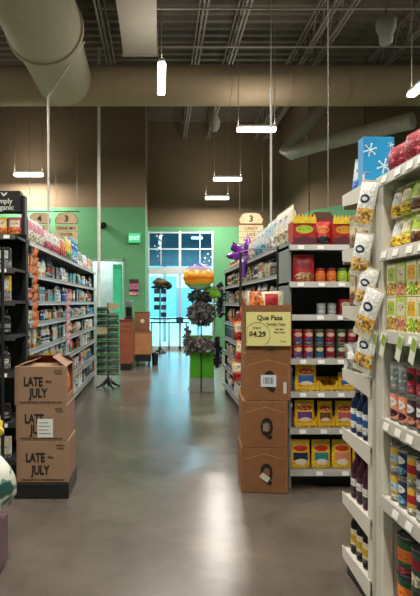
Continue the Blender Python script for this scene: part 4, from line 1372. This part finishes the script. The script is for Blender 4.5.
t = thing('brown_box', 'dark brown crate with pale round sticker on the tan cabinet', 'box', (-.37, 12.36, .832))
b = bm_new(); box(b, -.18, .17, 0, .4, 0, .44, .006, 1); obj('crate_body', b, pbr('#7a4c32', .6, var=.15), t)
b = bm_new(); q = bm_new(); bmesh.ops.create_circle(q, cap_ends=True, segments=14, radius=.05); merge(b, q, Matrix.Translation((.0, -.003, .24)) @ Matrix.Rotation(PI / 2, 4, 'X')); obj('round_sticker', b, pbr('#c9b8a0', .6), t)
b = bm_new(); box(b, -.19, .18, -.01, .41, .44, .46); obj('crate_lid', b, pbr('#5f3a28', .5), t)
t = thing('waste_bin', 'small black bin on the floor beside the tan cabinet', 'bin', (-.07, 12.6, 0))
b = bm_new(); lathe(b, [(.07, 0), (.085, .26), (.09, .27)], 18); obj('bin_body', b, BLACK, t, True)
b = bm_new(); lathe(b, [(.092, .271), (.09, .29), (.05, .31), (.01, .315)], 18); obj('bin_lid', b, pbr('#232326', .3), t, True)
t = thing('coffee_grinder', 'black machine with clear hopper on the reddish wooden cabinet', 'machine', (-.66, 11.7, 1.137))
b = bm_new(); box(b, -.09, .09, 0, .2, 0, .05, .01, 2); obj('machine_base', b, BLACK, t)
b = bm_new(); box(b, -.07, .07, .1, .2, .05, .2, .01, 2); box(b, -.075, .075, .0, .2, .2, .28, .012, 2); obj('machine_body', b, pbr('#26272a', .3, .4), t)
b = bm_new(); lathe(b, [(.03, .28), (.075, .36), (.08, .42), (.07, .43)], 16, 0, .1); obj('hopper', b, pbr('#7b8a88', .2), t, True)
b = bm_new(); tube(b, [(0.02, .03, .2), (.02, .02, .14)], .015, 8); obj('spout', b, BLACK, t)

# dark hat-topped spinner near the doors
t = thing('hat_stand', 'dark stand with brown domed top and square cards before the glass doors', 'stand', (PX(160, 15.6), 15.6, 0))
b = bm_new(); lathe(b, [(.2, 0), (.19, .02), (.06, .1), (.02, .2)], 4); obj('foot', b, BLACK, t)
b = bm_new(); tube(b, [(0, 0, .1), (0, 0, 2.1)], .018, 8); obj('pole', b, BLACK, t)
b = bm_new(); box(b, -.2, .3, -.12, .12, .98, 1.0); obj('round_shelf', b, pbr('#8d979b', .5), t)
b = bm_new(); lump(b, .0, 0, 2.12, .22, .18, .12, .12, 5, 3); obj('dome_top', b, pbr('#6b4c38', .7, var=.4), t, True)
b = bm_new(); lump(b, -.02, 0, 1.98, .25, .2, .06, .15, 8, 2); obj('dark_brim', b, BLACK, t, True)
b = bm_new(); lump(b, .26, 0, 2.02, .1, .1, .12, .1, 2, 2); obj('side_brim', b, BLACK, t, True)
for r, z in enumerate((1.78, 1.54, 1.30, 1.08)):
    for s in (0, 1):
        if r == 3 and s == 0:
            continue
        b = bm_new(); box(b, -.18 + s * .21, -.02 + s * .21, -.04, -.02, z, z + .14); obj('display_card', b, BLACK if (r + s) % 3 else pbr('#3b3a44', .5), t)

# flower display with green front and the round striped balloon
FX_, FY_ = PX(201, 8.8), 8.8
t = thing('flower_stand', 'bright green fronted floor stand holding dark leafy wraps before the doors', 'stand', (FX_, FY_, 0))
b = bm_new(); prism(b, [(-.18, .23), (.215, .23), (.20, .95), (-.16, .95)], 0, .012); obj('green_panel', b, pbr('#4fae18', .5, var=.1), t)
b = bm_new(); prism(b, [(-.2, .0), (.235, .0), (.215, .229), (-.18, .229)], 0, .012); obj('frosted_skirt', b, pbr('#9da39a', .35, var=.15), t)
b = bm_new(); prism(b, [(-.19, 0), (-.205, 0), (-.19, .7), (-.175, .7)], -.01, .0); obj('white_edge', b, WHITE, t)
b = bm_new(); box(b, -.01, .015, -.012, -.002, 0, 1.2); obj('centre_pole', b, pbr('#30352e', .5), t)
b = bm_new(); box(b, -.18, .2, .02, .3, .93, .95); obj('holder_shelf', b, pbr('#59615a', .4, .5), t)
b = bm_new(); box(b, -.2, .22, .012, .32, 0, .03); obj('base_plate', b, BLACK, t)
b = bm_new(); box(b, -.17, .19, .31, .32, 0.03, .93); obj('rear_panel', b, pbr('#4fae18', .5), t)


def leafy(name, label, loc, R0, n, hexes, seed, size=(.2, .13, .12), leaf=.09, cat='foliage wrap', group=None):
    """a wrapped cluster: a dark core with many folded leaf blades around it"""
    t = thing(name, label, cat, loc, 0, group)
    b = bm_new(); lump(b, 0, 0, 0, size[0] * .8, size[1] * .8, size[2] * .85, .15, seed, 2); obj('inner_wrap', b, pbr(hexes[0], .6), t, True)
    R = random.Random(seed)
    for gi, hx in enumerate(hexes):
        b = bm_new()
        for _ in range(n // len(hexes)):
            th, ph = R.uniform(0, 2 * PI), math.acos(R.uniform(-1, 1))
            d = Vector((math.sin(ph) * math.cos(th), math.sin(ph) * math.sin(th), math.cos(ph)))
            c = Vector((d.x * size[0] * .8, d.y * size[1] * .8, d.z * size[2] * .8))
            side = d.cross(Vector((R.uniform(-1, 1), R.uniform(-1, 1), R.uniform(-1, 1)))).normalized()
            tip = c + (d + Vector((R.uniform(-.6, .6), R.uniform(-.6, .6), R.uniform(-.4, .6)))).normalized() * leaf * R.uniform(.6, 1.1)
            m1, m2 = (c + tip) / 2 + side * leaf * .36, (c + tip) / 2 - side * leaf * .36
            rid = (c + tip) / 2 + d * leaf * .08
            vs = [b.verts.new(v) for v in (c, m1, tip, m2, rid)]
            for q in ((0, 1, 4), (1, 2, 4), (2, 3, 4), (3, 0, 4)):
                b.faces.new([vs[k] for k in q])
        obj('foliage', b, pbr(hx, .5, var=.2), t)
    return t


WR = ['#716b69', '#b0a9a7', '#464c42']
leafy('wrapped_bouquet', 'big dark leafy wrap crowning the green floor stand', (FX_ + .0, FY_ - .06, 1.32), 0, 300, WR, 3, (.22, .13, .19), .10, group='dark leafy wraps on the green stand')
leafy('wrapped_bouquet', 'dark green leafy wrap highest on the green stand, under the balloon', (FX_ + .0, FY_ + .02, 1.60), 0, 180, ['#2e3a2a', '#4a5540', '#565058'], 13, (.20, .12, .08), .09, group='dark leafy wraps on the green stand')
leafy('wrapped_bouquet', 'grey leafy wrap low on the front of the green stand', (FX_ + .0, FY_ - .12, .80), 0, 220, ['#7e7876', '#bbb4b2', '#565151'], 5, (.2, .1, .10), .09, group='dark leafy wraps on the green stand')
leafy('wrapped_bouquet', 'narrow dark wrap hanging on the door side of the green stand', (FX_ - .23, FY_ - .02, .86), 0, 160, WR, 7, (.05, .06, .26), .07, group='dark leafy wraps on the green stand')
leafy('wrapped_bouquet', 'narrow dark wrap hanging between the green stand and right shelving', (FX_ + .28, FY_ + .02, .66), 0, 160, ['#2a2530', '#4b4453', '#1e1c22'], 8, (.05, .06, .28), .07, group='dark leafy wraps on the green stand')
leafy('wrapped_bouquet', 'navy and white wrap beside the right shelving end, upper part', (PX(220.5, 8.95), 8.98, 1.55), 0, 140, ['#2a2f4c', '#9a93a0', '#1d2136'], 9, (.06, .06, .34), .07, group='dark leafy wraps on the green stand')
b = bm_new(); tube(b, [(.22, .1, .1), (.24, .1, 1.4), (.22, .1, 1.9)], .008, 6); obj('side_rod', b, STEEL, bpy.data.objects['flower_stand'])

t = thing('foil_balloon', 'round orange, yellow and green striped foil balloon over the green stand', 'balloon', P(198.5, 277, 8.75))
b = bm_new(); q = bm_new(); bmesh.ops.create_uvsphere(q, u_segments=28, v_segments=18, radius=.26)
for v in q.verts:
    f = 1 + .03 * math.sin(14 * math.atan2(v.co.z, v.co.x)) * (1 - abs(v.co.y) / .26)
    v.co = Vector((v.co.x * f, v.co.y * .5, v.co.z * f * .88))
merge(b, q)
mb, nt, n, l, pb = new_mat('balloon_stripes')
tc = n.new('ShaderNodeTexCoord'); sp = n.new('ShaderNodeSeparateXYZ'); nz = n.new('ShaderNodeTexNoise'); nz.inputs['Scale'].default_value = 9
ad = n.new('ShaderNodeMath'); ad.operation = 'MULTIPLY_ADD'; ad.inputs[1].default_value = .22
rp = n.new('ShaderNodeValToRGB'); rp.color_ramp.interpolation = 'CONSTANT'
l.new(tc.outputs['Generated'], sp.inputs[0]); l.new(tc.outputs['Object'], nz.inputs['Vector'])
l.new(nz.outputs['Fac'], ad.inputs[0]); l.new(sp.outputs['Z'], ad.inputs[2]); l.new(ad.outputs[0], rp.inputs['Fac'])
els = [(0, '#9fc8b0'), (.27, '#7fb84a'), (.36, '#e9a32c'), (.5, '#e8761f'), (.62, '#f0b53a'), (.78, '#e9b060'), (.86, '#b7a8c9'), (.98, '#5d63b0')]
rp.color_ramp.elements[0].position = 0; rp.color_ramp.elements[0].color = (*H(els[0][1]), 1)
rp.color_ramp.elements[1].position = .27; rp.color_ramp.elements[1].color = (*H(els[1][1]), 1)
for p_, c_ in els[2:]:
    e = rp.color_ramp.elements.new(p_); e.color = (*H(c_), 1)
l.new(rp.outputs['Color'], pb.inputs['Base Color']); pb.inputs['Roughness'].default_value = .25; pb.inputs['Metallic'].default_value = .15
obj('balloon_skin', b, mb, t, True)
b = bm_new(); tube(b, [(0, 0, -.22), (.01, .01, -.27), (0, .03, -.36)], [.02, .008, .003], 6); obj('balloon_neck', b, pbr('#8fc04a', .4), t)
t = thing('leaf_balloon', 'lime green leaf-shaped foil balloon beside the round striped one', 'balloon', P(212, 292, 8.8))
b = bm_new(); lump(b, 0, 0, 0, .15, .03, .085, .12, 4, 3); o = obj('balloon_skin', b, pbr('#7cc03a', .3, var=.35, scale=14), t, True); o.rotation_euler = (0, .5, 0)
b = bm_new(); tube(b, [(-.02, .0, -.05), (-.02, .02, -.2), (-.03, .03, -.28)], .004, 5); obj('balloon_string', b, WHITE, t)
t = thing('wire_card_holder', 'small dark wire holder rising under the round balloon', 'wire holder', P(199, 305, 8.78))
b = bm_new()
for s in (-.11, -.02, .07):
    tube(b, [(s, 0, -.02), (s, 0, .2)], .007, 5)
tube(b, [(-.12, 0, .09), (.12, 0, .09)], .007, 5)
obj('wire_grid', b, pbr('#3c4348', .4), t)
